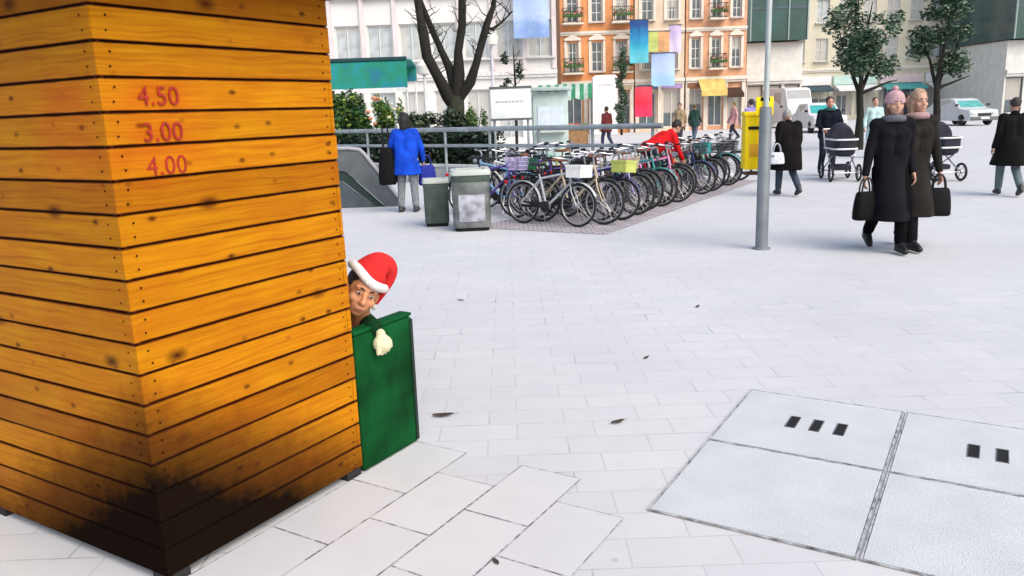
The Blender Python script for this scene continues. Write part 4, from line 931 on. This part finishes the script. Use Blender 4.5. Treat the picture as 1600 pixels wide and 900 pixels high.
# white block on the left
Yw = 42.; xa, xb = X(330, Yw), X(872, Yw); w = xb-xa
WW = mat('white_render', (.66, .64, .62), .85, .06, .8, .2, col2=(.70, .685, .675)); wins = []
nb = 11; st_ = w/nb
for fl in range(4):
    z0 = 1.0 + fl*3.1 if fl else .3
    for i in range(nb):
        cu = st_*(i+.5); wins.append((cu-.62, cu+.62, z0+(.2 if fl else 0), z0+(2.0 if fl else 2.5)))
wt = facade('white_building', 'long white rendered building with pale windows behind the bare tree', 'building', xa, xb, Yw, 13.2, 10, WW, wins, gm=GLASSP, bars=(2, 1), cornices=((3.55, .22, .18),), cornice_m=M('white_band', (.62, .60, .58), .8))
for i in range(nb+1):
    mb = MB(); mb.box((max(.12, min(w-.12, st_*i)), -.055, 8.4), (.22, .11, 9.4)); mb.build('pilaster', mat('pinkish_band', (.62, .56, .56), .85, .08, 1.5), wt, 20)
# town houses in the middle
Yo = 55.
PEACH = mat('peach_stucco', (.62, .27, .11), .85, .16, 1.2, .3); CREAM = mat('cream_stucco', (.62, .50, .38), .85, .12, 1.2, .3); SAND = mat('sandstone_pink', (.60, .32, .19), .85, .22, 2.2, .5)
TRIM = mat('stone_trim', (.66, .60, .52), .8, .1, 3)
def house(label, pa, pb, wall, nwin, hgt, seed, door=None, gm=None, group='town houses beyond the bicycles'):
    xa, xb = X(pa, Yo), X(pb, Yo); w = xb-xa; wins = []; st = w/nwin
    for i in range(nwin):
        cu = st*(i+.5); wins.append((cu-st*.36, cu+st*.36, .25, 2.7, (2, 1)))
        for z0, z1 in ((4.05, 5.95), (7.2, 9.0), (10.2, 11.7)): wins.append((cu-st*.23, cu+st*.23, z0, z1, (2, 3)))
    t = facade('town_house', label, 'house', xa, xb, Yo, hgt, 9, wall, wins, gm=gm, cornices=((3.35, .24, .28), (6.55, .16, .16), (9.6, .16, .16), (hgt-.2, .36, .45)), cornice_m=TRIM, group=group)
    for i in range(nwin):
        cu = st*(i+.5)
        for z0, z1 in ((4.05, 5.95), (7.2, 9.0)):
            mb = MB(); mb.prism([(cu-st*.34, z1+.12), (cu+st*.34, z1+.12), (cu+st*.34, z1+.24), (cu, z1+.52), (cu-st*.34, z1+.24)], -.16, .0, 'XZ')
            for s in (-1, 1): mb.box((cu+s*st*.29, -.03, (z0+z1)/2), (.16, .06, z1-z0+.16))
            mb.build('pediment', TRIM, t, 20)
    for i in range(nwin+1):
        mb = MB(); c = min(max(st*i, .14), w-.14); mb.box((c, -.07, 1.55), (.24, .14, 3.1)); mb.build('pilaster', TRIM, t, 20)
    return t
_house = house
def house(label, pa, pb, wall, nwin, hgt, seed, fcols=(), balc=(), **k):
    t = _house(label, pa, pb, wall, nwin, hgt, seed, **k); xa, xb = X(pa, Yo), X(pb, Yo); w = xb-xa; st = w/nwin; rr = random.Random(seed)
    for i in range(nwin):
        cu = st*(i+.5)
        if i < len(fcols):
            mb = MB(); mb.box((cu, -.12, 3.0), (st*.84, .10, .42), bev=.015); mb.build('shop_fascia', M('fas_%.2f_%.2f_%.2f' % fcols[i], fcols[i], .6, .2, 4), t, 20)
        if i in balc:
            for z in (3.98, 7.13):
                mb = MB(); mb.box((cu, -.38, z-.05), (st*.86, .72, .10), bev=.015); mb.build('balcony_slab', TRIM, t, 20)
                mb = MB(); W_ = st*.41
                for zz in (.08, .92): mb.tube([(cu-W_, -.02, z+zz), (cu-W_, -.70, z+zz), (cu+W_, -.70, z+zz), (cu+W_, -.02, z+zz)], .022, 5)
                for j in range(11): u = cu-W_+2*W_*j/10; mb.tube([(u, -.70, z+.08), (u, -.70, z+.92)], .012, 4)
                mb.build('balcony_rail', M('iron_black', (.02, .02, .022), .5), t, 60)
                mb = MB(); mb.box((cu, -.80, z+.42), (2*W_, .16, .16), bev=.02)
                for j in range(160):
                    p = Vector((cu+rr.uniform(-W_, W_), -.78+rr.gauss(0, .07), z+.55+rr.gauss(0, .12))); u = Vector((rr.gauss(0, 1), rr.gauss(0, 1), rr.gauss(0, 1))).normalized()*.07; v = u.orthogonal().normalized()*.05
                    mb.add([p-u, p+v, p+u, p-v], [(0, 1, 2, 3)], rr.choice((0, 0, 1)))
                mb.build('flower_box', [LB[1], M('geranium', (.5, .06, .10), .7)], t, 0)
    return t
house('peach stucco town house with ornate window surrounds, left of the row', 878, 990, PEACH, 3, 13.4, 1, ((.05, .09, .07), (.30, .05, .05), (.42, .36, .22)), (0, 2))
house('cream town house behind the coloured banners, middle of the row', 992, 1068, CREAM, 2, 14.2, 2, ((.08, .16, .30), (.30, .22, .42)), ())
house('pink sandstone town house above the yellow awning, right of the row', 1070, 1163, SAND, 3, 13.0, 3, ((.22, .10, .05), ), (1,))
# teal glass block on the left side of the street mouth
def glass_block(label, pa, pb, Y, zsplit, hgt, low_m, depth=9):
    xa, xb = X(pa, Y), X(pb, Y); w = xb-xa; n = max(3, int(w/1.3)); st = w/n; wins = []
    for i in range(n):
        wins.append((st*i+.12, st*(i+1)-.12, .3, 2.9, (1, 1), GLASS))
    t = facade('glass_building', label, 'building', xa, xb, Y, zsplit, depth, low_m, wins, fm=M('dark_frame', (.05, .06, .07), .5), bars=(1, 1), cornices=((3.3, .3, .3),), roof_h=.02)
    mb = MB(); mb.box((w/2, depth/2-.35, (zsplit+hgt)/2+.05), (w, depth+.7, hgt-zsplit)); mb.build('glazed_storeys', TEALG, t, 20)
    for i in range(n+1):
        mb = MB(); mb.box((st*i, -.74, (zsplit+hgt)/2), (.09, .10, hgt-zsplit-.1)); mb.build('mullion', M('steel_mullion', (.25, .33, .34), .4, metal=.4), t, 20)
    for k in range(1, 4):
        mb = MB(); mb.box((w/2, -.72, zsplit+(hgt-zsplit)*k/4), (w, .05, .14)); mb.build('spandrel', TEALB, t, 20)
    return t
LOW = mat('pale_cladding', (.60, .60, .57), .8, .1, 2)
Yg = 60.
glass_block('dark teal glass building over a pale ground floor, left of the street mouth', 1164, 1250, Yg, Zp(1205, 66, Yg), 15., LOW)
Yc = 72.
CR2 = mat('cream_render', (.60, .56, .43), .85, .07, .7, .2, col2=(.66, .62, .51)); xa, xb = X(1225, Yc), X(1580, Yc); w = xb-xa; wins = []; nb = 10; st = w/nb
for i in range(nb):
    cu = st*(i+.5); wins.append((cu-st*.42, cu+st*.42, .3, 2.6, (2, 1), GLASS))
    for k in range(3): wins.append((cu-.55, cu+.55, 5.0+3.2*k, 6.9+3.2*k, (2, 2), GLASSP))
cb = facade('cream_building', 'long cream building with shops behind the two leafy street trees', 'building', xa, xb, Yc, 15.2, 10, CR2, wins, cornices=((4.3, .2, .2), (14.9, .4, .5)), cornice_m=M('cream_trim', (.68, .66, .58), .8))
for i in range(5):
    mb = MB(); u = st*2*i+st; mb.box((u, -.12, 3.35), (st*1.9, .2, .75), bev=.02); mb.build('shop_fascia', M(['fascia_white', 'fascia_mint', 'fascia_pink', 'fascia_white', 'fascia_blue'][i], [(.75, .76, .78), (.5, .68, .62), (.70, .56, .56), (.75, .76, .78), (.4, .5, .6)][i], .6), cb, 20)
    mb = MB(); mb.prism([(-.1, 2.95), (-1.3, 2.55), (-1.3, 2.40), (-1.26, 2.40), (-1.26, 2.53), (-.1, 2.90)], u-st*.9, u+st*.9, 'YZ'); mb.build('awning', M(['awn_navy', 'awn_white', 'awn_teal', 'awn_white', 'awn_grey'][i], [(.03, .06, .08), (.72, .74, .74), (.08, .38, .36), (.72, .74, .74), (.3, .33, .35)][i], .7), cb, 20)
glass_block('dark teal glass building at the right end of the street', 1563, 1660, 62., Zp(1600, 62, 62.), 15., LOW)

# ------------------------------------------------------------------ banners, boards, awning stall
def banner(name, label, cat, px0, px1, py0, py1, Y, cols, wall_y=None, group=None, marks=None, fold=.05):
    a, b = at(px0, py0, Y), at(px1, py1, Y); w = b.x-a.x; h = a.z-b.z; t = thing(name, label, cat, (a.x, Y, b.z), 0, group)
    mb = MB(); nx, nz = 10, 14; vs = []
    for sgn in (0, 1):
        for j in range(nz+1):
            for i in range(nx+1):
                u, v = i/nx, j/nz; vs.append((w*u, fold*math.sin(u*5+v*2.5)*(1-.4*v)+sgn*.012, h*v))
    N = (nx+1)*(nz+1); fs = []; mi = []
    for sgn in (0, 1):
        for j in range(nz):
            for i in range(nx):
                o_ = sgn*N+j*(nx+1)+i; fs.append((o_, o_+1, o_+nx+2, o_+nx+1)); mi.append(int((1-(j+.5)/nz)*len(cols)) if marks is None else marks(i/nx, j/nz))
    for j in range(nz): fs += [(j*(nx+1), j*(nx+1)+N, (j+1)*(nx+1)+N, (j+1)*(nx+1)), (j*(nx+1)+nx, (j+1)*(nx+1)+nx, (j+1)*(nx+1)+nx+N, j*(nx+1)+nx+N)]; mi += [0, 0]
    mb.v = vs; mb.f = fs; mb.mi = mi
    if marks is None:
        k = NB('banner_cloth'); oz = k.sep(k.obj())[2]; st_ = [((q+.5)/len(cols), cols[::-1][q]) for q in range(len(cols))]
        fz = k.math('ADD', k.math('DIVIDE', oz, h), k.math('MULTIPLY', k.math('SUBTRACT', k.noise(k.obj(), 2.2, 3), .5), .5))
        k.put(k.b.inputs['Base Color'], k.ramp(fz, st_)); k.b.inputs['Roughness'].default_value = .85; mb.mi = [0]*len(mb.mi); mb.build('cloth', k.m, t, 60)
    else: mb.build('cloth', [M('cloth_b_%.2f_%.2f_%.2f' % c, c, .8, .15, 2.5) for c in cols], t, 60)
    mb = MB(); mb.tube([(-.08, .0, h+.03), (w+.08, 0, h+.03)], .03, 8)
    if wall_y: mb.tube([(w/2, 0, h+.03), (w/2, wall_y-Y, h+.03)], .03, 8)
    mb.build('rod', M('rod_dark', (.05, .05, .06), .5), t); return t
BGp = 'banners hung from the town houses'
banner('banner', 'pale blue and white hanging banner at the top beside the bare tree', 'banner', 800, 858, -40, 58, 41., [(.16, .27, .55), (.34, .46, .70), (.42, .53, .74), (.22, .34, .62)], Yw, fold=.08)
banner('banner', 'tall deep blue banner on the town houses, cyan towards its lower end', 'banner', 984, 1013, 32, 98, 53.5, [(.012, .06, .22), (.015, .20, .42), (.03, .34, .50), (.10, .45, .55)], Yo, BGp)
banner('banner', 'light blue banner with a teal edge, lower right of the deep blue one', 'banner', 1018, 1054, 84, 134, 53.8, [(.36, .47, .75), (.40, .52, .80), (.30, .5, .7)], Yo, BGp)
banner('banner', 'bright red banner hanging low beneath the deep blue one', 'banner', 992, 1019, 136, 182, 52.8, [(.58, .05, .09), (.68, .02, .05), (.62, .03, .10)], Yo, BGp)
banner('banner', 'small yellow green and orange banner between the blue ones', 'banner', 1010, 1046, 50, 80, 53.6, [(.45, .52, .16), (.55, .30, .14)], Yo, BGp, marks=lambda u, v: 0 if u < .45 else 1)
banner('banner', 'narrow lilac banner at the right of the coloured banners', 'banner', 1046, 1064, 40, 82, 53.9, [(.48, .40, .62), (.62, .55, .74)], Yo, BGp)
# white door board
a = at(943, 118, 54.4); t = thing('white_booth', 'tall narrow white booth in front of the peach house', 'booth', (a.x, 53.9, 0)); zt = a.z
mb = MB(); wv_ = 37*54/F_PX/2; mb.prism([(-wv_, 0), (wv_, 0), (wv_, zt-.16), (wv_*.8, zt), (-wv_*.8, zt), (-wv_, zt-.16)], -.35, .35, 'XZ'); mb.build('body', M('booth_white', (.78, .75, .75), .6, .04), t, 25)
mb = MB(); mb.box((0, -.36, 1.05), (wv_*1.1, .03, 1.9), bev=.01); mb.build('door', M('booth_door', (.70, .68, .68), .6, .04), t)
mb = MB(); mb.box((0, -.355, zt-.62), (wv_*1.2, .03, .07)); mb.build('vent', M('booth_grey', (.45, .44, .46), .6), t)
# slim dark green tree before the houses
b = at(971, 185, 50.); rr = random.Random(4); t = thing('slim_tree', 'slim dark green tree between the white booth and the red banner', 'tree', (b.x, 50, 0)); zt = Zp(971, 75, 50)
mb = MB(); mb.tube([(0, 0, 0), (.03, 0, zt*.5), (0, 0, zt*.95)], [.08, .06, .02], 8); mb.build('trunk', BARK, t, 60)
leaf_mb([((rr.uniform(-.2, .2), rr.uniform(-.2, .2), 1.0+(zt-1.2)*i/12), (.32-.012*i, .32, .33)) for i in range(13)], 2200, .085, rr).build('crown', LF, t, 0)
b = at(806, 180, 30.); t = thing('sapling', 'small dark sapling behind the white notice board', 'tree', (b.x, 30, 0)); zt = Zp(806, 70, 30)
mb = MB(); mb.tube([(0, 0, 0), (.02, 0, zt*.6), (-.02, 0, zt)], [.06, .045, .012], 8)
for i in range(12): zz = zt*(.45+.04*i); d = Vector((rr.uniform(-1, 1), rr.uniform(-.5, .5), rr.uniform(.3, .9)))*.45; mb.tube(wander((0, 0, zz), Vector((0, 0, zz))+d, 3, .04, rr), [.018, .014, .01, .004], 5)
mb.build('trunk', BARK, t, 60)
leaf_mb([((rr.uniform(-.4, .3), rr.uniform(-.2, .2), zt*(.5+.045*i)), (.16, .14, .15)) for i in range(10)], 420, .075, rr).build('crown', LD, t, 0)
# yellow awning on the sandstone house
a0, a1 = X(1094, 54.), X(1134, 54.); zt, zb = Zp(1112, 118, 54.), Zp(1112, 150, 54.)
t = thing('awning', 'mustard yellow awning on the pink sandstone house', 'awning', (a0, Yo, zb))
mb = MB(); mb.prism([(-.02, zt-zb), (-1.3, .35), (-1.3, 0), (-1.26, 0), (-1.26, .31), (-.02, zt-zb-.05)], 0, a1-a0, 'YZ'); mb.build('canopy', mat('mustard_cloth', (.55, .40, .12), .8, .25, 2), t, 20)
mb = MB()
for u in (.05, a1-a0-.05): mb.tube([(u, -.02, .1), (u, -1.25, .33)], .025, 6)
mb.build('arm', STEEL, t)
a0, a1 = X(1136, 54.), X(1162, 54.); zt, zb = Zp(1150, 136, 54.), Zp(1150, 152, 54.)
t = thing('awning', 'small dark brown awning right of the mustard yellow one', 'awning', (a0, Yo, zb))
mb = MB(); mb.prism([(-.02, zt-zb), (-1.0, .25), (-1.0, 0), (-.96, 0), (-.96, .21), (-.02, zt-zb-.05)], 0, a1-a0, 'YZ'); mb.build('canopy', mat('brown_cloth', (.05, .022, .012), .8, .25, 2), t, 20)
mb = MB()
for u in (.05, a1-a0-.05): mb.tube([(u, -.02, .05), (u, -.95, .23)], .02, 6)
mb.build('arm', STEEL, t)
# teal stall behind the shrubs
Ys = 27.; a, b = at(505, 95, Ys), at(637, 136, Ys); t = thing('market_stall', 'market stall with a long teal green canopy above the shrubs', 'stall', (a.x, Ys, 0)); w = b.x-a.x
k = NB('teal_canopy'); o_ = k.obj(); nz_ = k.noise(o_, 1.1, 4); k.put(k.b.inputs['Base Color'], k.ramp(nz_, [(.36, (.010, .17, .26)), (.47, (.008, .23, .14)), (.58, (.006, .25, .25)), (.68, (.02, .20, .34))])); k.b.inputs['Roughness'].default_value = .7
mb = MB(); mb.prism([(0, b.z), (0, a.z-.1), (.10, a.z), (1.6, a.z+.05), (3.0, a.z-.1), (3.0, b.z+.3), (2.96, b.z+.3), (2.96, a.z-.14), (1.6, a.z+.0), (.12, a.z-.05), (.04, a.z-.13), (.04, b.z)], 0, w, 'YZ'); mb.build('canopy', k.m, t, 20)
mb = MB(); mb.box((w/2, .01, a.z+.0), (w+.02, .08, .10)); mb.build('edge_beam', M('dark_teal', (.01, .05, .06), .6), t)
mb = MB(); mb.box((w/2, .03, b.z-.07), (w, .05, .10)); mb.build('valance', M('valance_white', (.72, .75, .75), .7), t)
for u in (.05, w-.05):
    for v in (.1, 2.9): mb = MB(); mb.tube([(u, v, 0), (u, v, b.z+.25)], .035, 8); mb.build('post', M('white_post', (.7, .72, .72), .5), t)
mb = MB(); mb.box((w/2, .5, .48), (w-.3, .7, .96), bev=.02); mb.build('counter', M('counter_grey', (.45, .46, .45), .7), t)
# white notice board
Yn = 20.5; a, b = at(766, 139, Yn), at(830, 184, Yn); w = b.x-a.x; h = a.z-b.z
t = thing('notice_board', 'white notice board with a grey line of print above the guard rail', 'notice board', (a.x, Yn, 0))
mb = MB(); mb.box((w/2, 0, b.z+h/2), (w, .05, h), bev=.008); mb.build('panel', M('board_white', (.74, .78, .76), .5, .04), t)
mb = MB(); mb.box((w/2, -.002, a.z+.02), (w+.06, .08, .05)); mb.box((w/2, -.002, b.z-.02), (w+.04, .07, .05)); mb.build('frame', M('board_frame', (.08, .09, .10), .5), t)
mb = MB(); xx = .12
for i in range(11):
    l_ = rnd.uniform(.04, .09); mb.box((xx+l_/2, -.027, b.z+h*.56), (l_, .004, .055)); xx += l_+.018
    if xx > w-.18: break
mb.build('print_line', M('print_grey', (.36, .42, .42), .6), t)
for u in (.08, w-.08): mb = MB(); mb.tube([(u, .05, 0), (u, .05, a.z+.02)], .03, 8); mb.build('post', RAILM, t)
# pale kiosk
Yk = 25.; a, b = at(832, 140, Yk), at(888, 190, Yk); w = b.x-a.x; t = thing('kiosk', 'pale blue green kiosk right of the white notice board', 'kiosk', (a.x, Yk, 0)); KM = M('kiosk_pale', (.42, .52, .50), .6, .12, 2)
mb = MB(); mb.box((w/2, .6, a.z/2-.05), (w, 1.2, a.z-.1), bev=.02); mb.build('body', KM, t)
mb = MB(); mb.box((w/2, .55, a.z), (w+.25, 1.55, .12), bev=.03); mb.build('roof', M('kiosk_roof', (.35, .42, .42), .6), t)
mb = MB(); mb.box((w/2, -.01, a.z*.62), (w*.74, .03, a.z*.3)); mb.build('hatch', M('kiosk_hatch', (.55, .62, .70), .3), t)
mb = MB(); mb.box((w/2, -.14, a.z*.44), (w*.84, .28, .05)); mb.build('counter', PALE, t)
# small market stalls in front of the town houses
def small_stall(label, px, Y, col, gcols, seed):
    rr = random.Random(seed); b = at(px, 190, Y); t = thing('market_stall', label, 'stall', (b.x, Y, 0), R(rr.uniform(-8, 8))); w = 2.1
    mb = MB(); n = 13; vs = []
    for i in range(n+1):
        for (y, z) in ((-1.0, 2.05), (-.95, 2.22), (0, 2.72), (.95, 2.22)): vs.append((-w/2-.12+(w+.24)*i/n, y, z - (.05*math.sin(i*1.9) if y < -.9 else 0)))
    mb.add(vs, [(4*i+j, 4*i+j+1, 4*i+j+5, 4*i+j+4) for i in range(n) for j in range(3)], 0); mb.mi = [(q//3) % 2 for q in range(len(mb.f))]
    mb.build('canopy', [M('stall_%.2f_%.2f_%.2f' % c, c, .8, .15, 3) for c in (col, tuple(min(.75, v*.5+.36) for v in col))], t, 0)
    for sx in (-1, 1):
        for y in (-.9, .9): mb = MB(); mb.tube([(sx*w/2, y, 0), (sx*w/2, y, 2.2)], .03, 8); mb.build('post', M('stall_post', (.4, .4, .4), .5), t)
    mb = MB(); mb.box((0, -.45, .80), (w-.1, .9, .06), bev=.01); mb.box((0, -.85, .42), (w-.14, .04, .70)); mb.build('counter', M('stall_wood', (.30, .17, .08), .8, .3, 8), t)
    for q in range(6):
        x = -w/2+.28+(w-.5)*q/5; gc_ = gcols[q % len(gcols)]
        mb = MB(); mb.box((x, -.5, .90), (.30, .55, .13), bev=.01); 
        for z in range(16): mb.ell((x+rr.uniform(-.11, .11), -.5+rr.uniform(-.22, .22), .975+rr.uniform(0, .03)), (.05, .05, .045), None, 7, 5, 1)
        mb.build('produce_tray', [M('tray_brown', (.22, .13, .06), .8), M('goods_%.2f_%.2f_%.2f' % gc_, gc_, .6)], t)
small_stall('small market stall with a green striped canopy before the peach town house', 884, 36., (.03, .20, .10), [(.6, .2, .02), (.5, .03, .03), (.1, .25, .03)], 21)
for i, (px, Y, yw, jc, tc, hg, lab) in enumerate(((948, 33., 30, (.10, .02, .02), (.04, .05, .09), 1.70, 'distant person in a burgundy jacket near the green striped stall'), (1062, 36., 160, (.30, .22, .14), (.05, .05, .06), 1.74, 'distant person in a tan coat below the coloured banners'),
    (1085, 37.5, -30, (.02, .05, .04), (.10, .12, .18), 1.66, 'distant person in a dark green jacket before the pink sandstone house'), (1146, 38., 100, (.45, .24, .24), (.03, .03, .04), 1.70, 'distant person in a dusty pink jacket below the small brown awning'))):
    q = at(px, 200, Y); q.z = 0
    person(lab, q, R(yw), hg, WALK, ('jacket', jc), .72, tc, (.03, .03, .03), hair=((.03+.03*i, .02+.02*i, .015), 'short'), voxel=.016, bulk=1.1)
# slim lamp posts
def lamp(label, px, Y, ptop, col, base=190):
    b = at(px, base, Y); t = thing('street_lamp', label, 'lamp', (b.x, Y, 0)); zt = Zp(px, ptop, Y); m = M('lamp_%.2f' % col[0], col, .5)
    mb = MB(); mb.lathe([(.09, 0), (.09, .5), (.05, .6), (.045, zt)], 12); mb.build('post', m, t)
    mb = MB(); mb.lathe([(.05, zt), (.22, zt+.05), (.26, zt+.3), (.05, zt+.5), (0, zt+.5)], 14); mb.build('lantern', M('lantern_glass', (.7, .7, .66), .3), t)
lamp('pale slender street lamp standing right of the bare tree', 772, 29., 72, (.5, .5, .54))
lamp('slim white street lamp left of the bare tree', 667, 26., 118, (.72, .74, .72))

# ------------------------------------------------------------------ vehicles at the far end
def vehicle(name, label, cat, loc, w, l, h, body_m, glass_m, bonnet_h, rz=0., van=False):
    t = thing(name, label, cat, loc, rz)                 # front faces -y
    y0 = -l/2
    if van: prof = [(y0, .30), (y0-.02, .62), (y0+.05, bonnet_h), (y0+.55, bonnet_h+.12), (y0+1.05, h-.12), (y0+1.5, h), (l/2-.1, h), (l/2, h-.15), (l/2, .30)]
    else: prof = [(y0, .28), (y0-.03, .55), (y0+.06, bonnet_h-.06), (y0+.95, bonnet_h+.04), (y0+1.65, h-.06), (y0+2.1, h), (l/2-.9, h-.04), (l/2-.3, bonnet_h+.15), (l/2, bonnet_h), (l/2, .28)]
    mb = MB(); rings = []
    for f, ins, dz in ((-1, .10, -.06), (-.97, .03, -.02), (-.85, 0, 0), (.85, 0, 0), (.97, .03, -.02), (1, .10, -.06)):
        rings.append([Vector((f*w/2*(1 if z < bonnet_h+.05 else .86), y + (ins if y < 0 else -ins), z + (dz if z > .6 else 0))) for y, z in prof])
    mb.loft(rings); mb.build('body', body_m, t, 30)
    i0, i1 = (3, 4) if van else (3, 4)
    (ya, za), (yb, zb) = prof[i0], prof[i1]; mb = MB()
    q0, q1 = Vector((0, ya+.07, za+.06)), Vector((0, yb-.04, zb-.05)); n_ = Vector((0, -(zb-za), (yb-ya))).normalized()*.014
    W0, W1 = w*.40, w*.37; mb.add([Vector((-W0, 0, 0))+q0+n_, Vector((W0, 0, 0))+q0+n_, Vector((W1, 0, 0))+q1+n_, Vector((-W1, 0, 0))+q1+n_, Vector((-W0, 0, 0))+q0-n_, Vector((W0, 0, 0))+q0-n_, Vector((W1, 0, 0))+q1-n_, Vector((-W1, 0, 0))+q1-n_], [(0, 1, 2, 3), (4, 7, 6, 5), (0, 4, 5, 1), (1, 5, 6, 2), (2, 6, 7, 3), (3, 7, 4, 0)])
    mb.build('windscreen', glass_m, t, 0)
    for s in (-1, 1):
        mb = MB(); mb.box((s*w*.36, y0-.01, bonnet_h*.74), (w*.17, .07, .13), bev=.02); mb.build('headlight', M('lamp_clear', (.6, .62, .65), .15), t)
        mb = MB(); mb.box((s*(w/2+.09), y0+1.05, bonnet_h+.22), (.17, .09, .13), bev=.03); mb.build('mirror', BLACK, t)
        mb = MB(); mb.box((s*w*.432, y0+1.9+(.3 if van else .5), (bonnet_h+h)/2+.02), (.02, 1.1, (h-bonnet_h)*.55), bev=.005); mb.build('side_window', GLASS, t)
        for yy in (y0+.75, l/2-.75): mb = MB(); mb.lathe([(.0, -.1), (.2, -.1), (.30, -.09), (.32, -.05), (.32, .05), (.30, .09), (.2, .1), (0, .1)], 22, (s*(w/2-.10), yy, .32), 'X'); mb.build('wheel', RUB, t)
    mb = MB(); mb.box((0, y0-.03, bonnet_h*.66), (w*.46, .04, .16), bev=.015); mb.build('grille', BLACK, t)
    mb = MB(); mb.box((0, y0-.02, .40), (w*.94, .14, .2), bev=.05); mb.build('bumper', M('bumper_grey', (.12, .125, .13), .6), t)
    mb = MB(); mb.box((0, y0-.095, .42), (.50, .012, .11)); mb.build('number_plate', M('plate_white', (.7, .7, .68), .5), t)
    return t
CARW = M('car_white', (.60, .61, .62), .25, .03, 2)
v = at(1231, 170, 54.); vehicle('delivery_van', 'white delivery van parked at the far end, left of the white car', 'van', (v.x, 54, 0), 1.95, 5.0, 2.55, CARW, TEALB, 1.15, R(4), True)
v = at(1279, 170, 44.); vehicle('car', 'white car with a teal tinted windscreen facing down the street', 'car', (v.x, 44, 0), 1.72, 4.2, 1.55, CARW, mat('teal_screen', (.03, .30, .29), .15, .3, 3, spec=.7), .92, R(-4))
v = at(1500, 170, 47.); vehicle('car', 'pale grey car parked at the right beyond the second tree', 'car', (v.x, 47, 0), 1.72, 4.2, 1.52, M('car_pale_grey', (.5, .54, .56), .25, .03, 2), mat('mint_screen', (.08, .32, .30), .15, .3, 3, spec=.7), .92, R(6))

# ------------------------------------------------------------------ fallen leaves on the paving
LEAFB = M('dry_leaf', (.045, .030, .018), .8, .4, 30)
lmb = MB(); nn = 9
top_ = [(-.5+i/(nn-1), .19*math.sin(math.pi*i/(nn-1))**.8) for i in range(nn)]
for i in range(nn-1):
    (xa_, wa), (xb_, wb) = top_[i], top_[i+1]; za, zb_ = .12*abs(xa_)**1.5, .12*abs(xb_)**1.5
    lmb.add([(xa_, -wa, za+.05), (xb_, -wb, zb_+.05), (xb_, 0, zb_), (xa_, 0, za), (xa_, wa, za+.07), (xb_, wb, zb_+.07)], [(0, 1, 2, 3), (3, 2, 5, 4)])
lmb.tube([(.48, 0, .04), (.62, .02, .07), (.75, .06, .05)], .012, 5)
LM = lmb.mesh('fallen_leaf', LEAFB)
for (px, py, sz, rz, lab) in ((692, 651, .115, .1, 'dark dry leaf lying right beside the foot of the green board'), (965, 661, .085, .5, 'dry brown leaf in the middle of the paving, left of the slotted cover'), (775, 880, .05, 2., 'small dry leaf on the slabs at the bottom edge of the picture'),
                              (1090, 480, .07, 1.1, 'dry leaf on the open paving short of the grey post'), (720, 470, .07, 2.6, 'dry leaf on the paving beyond the red hat'), (1010, 560, .06, .9, 'dry leaf on the open paving above the slotted cover')):
    q = gp(px, py); o = bpy.data.objects.new('fallen_leaf', LM); COL.objects.link(o); o.location = (q.x, q.y, .006); o.rotation_euler = (0, 0, rz); o.scale = (sz,)*3; tag(o, lab, 'leaf', 'fallen leaves on the paving')
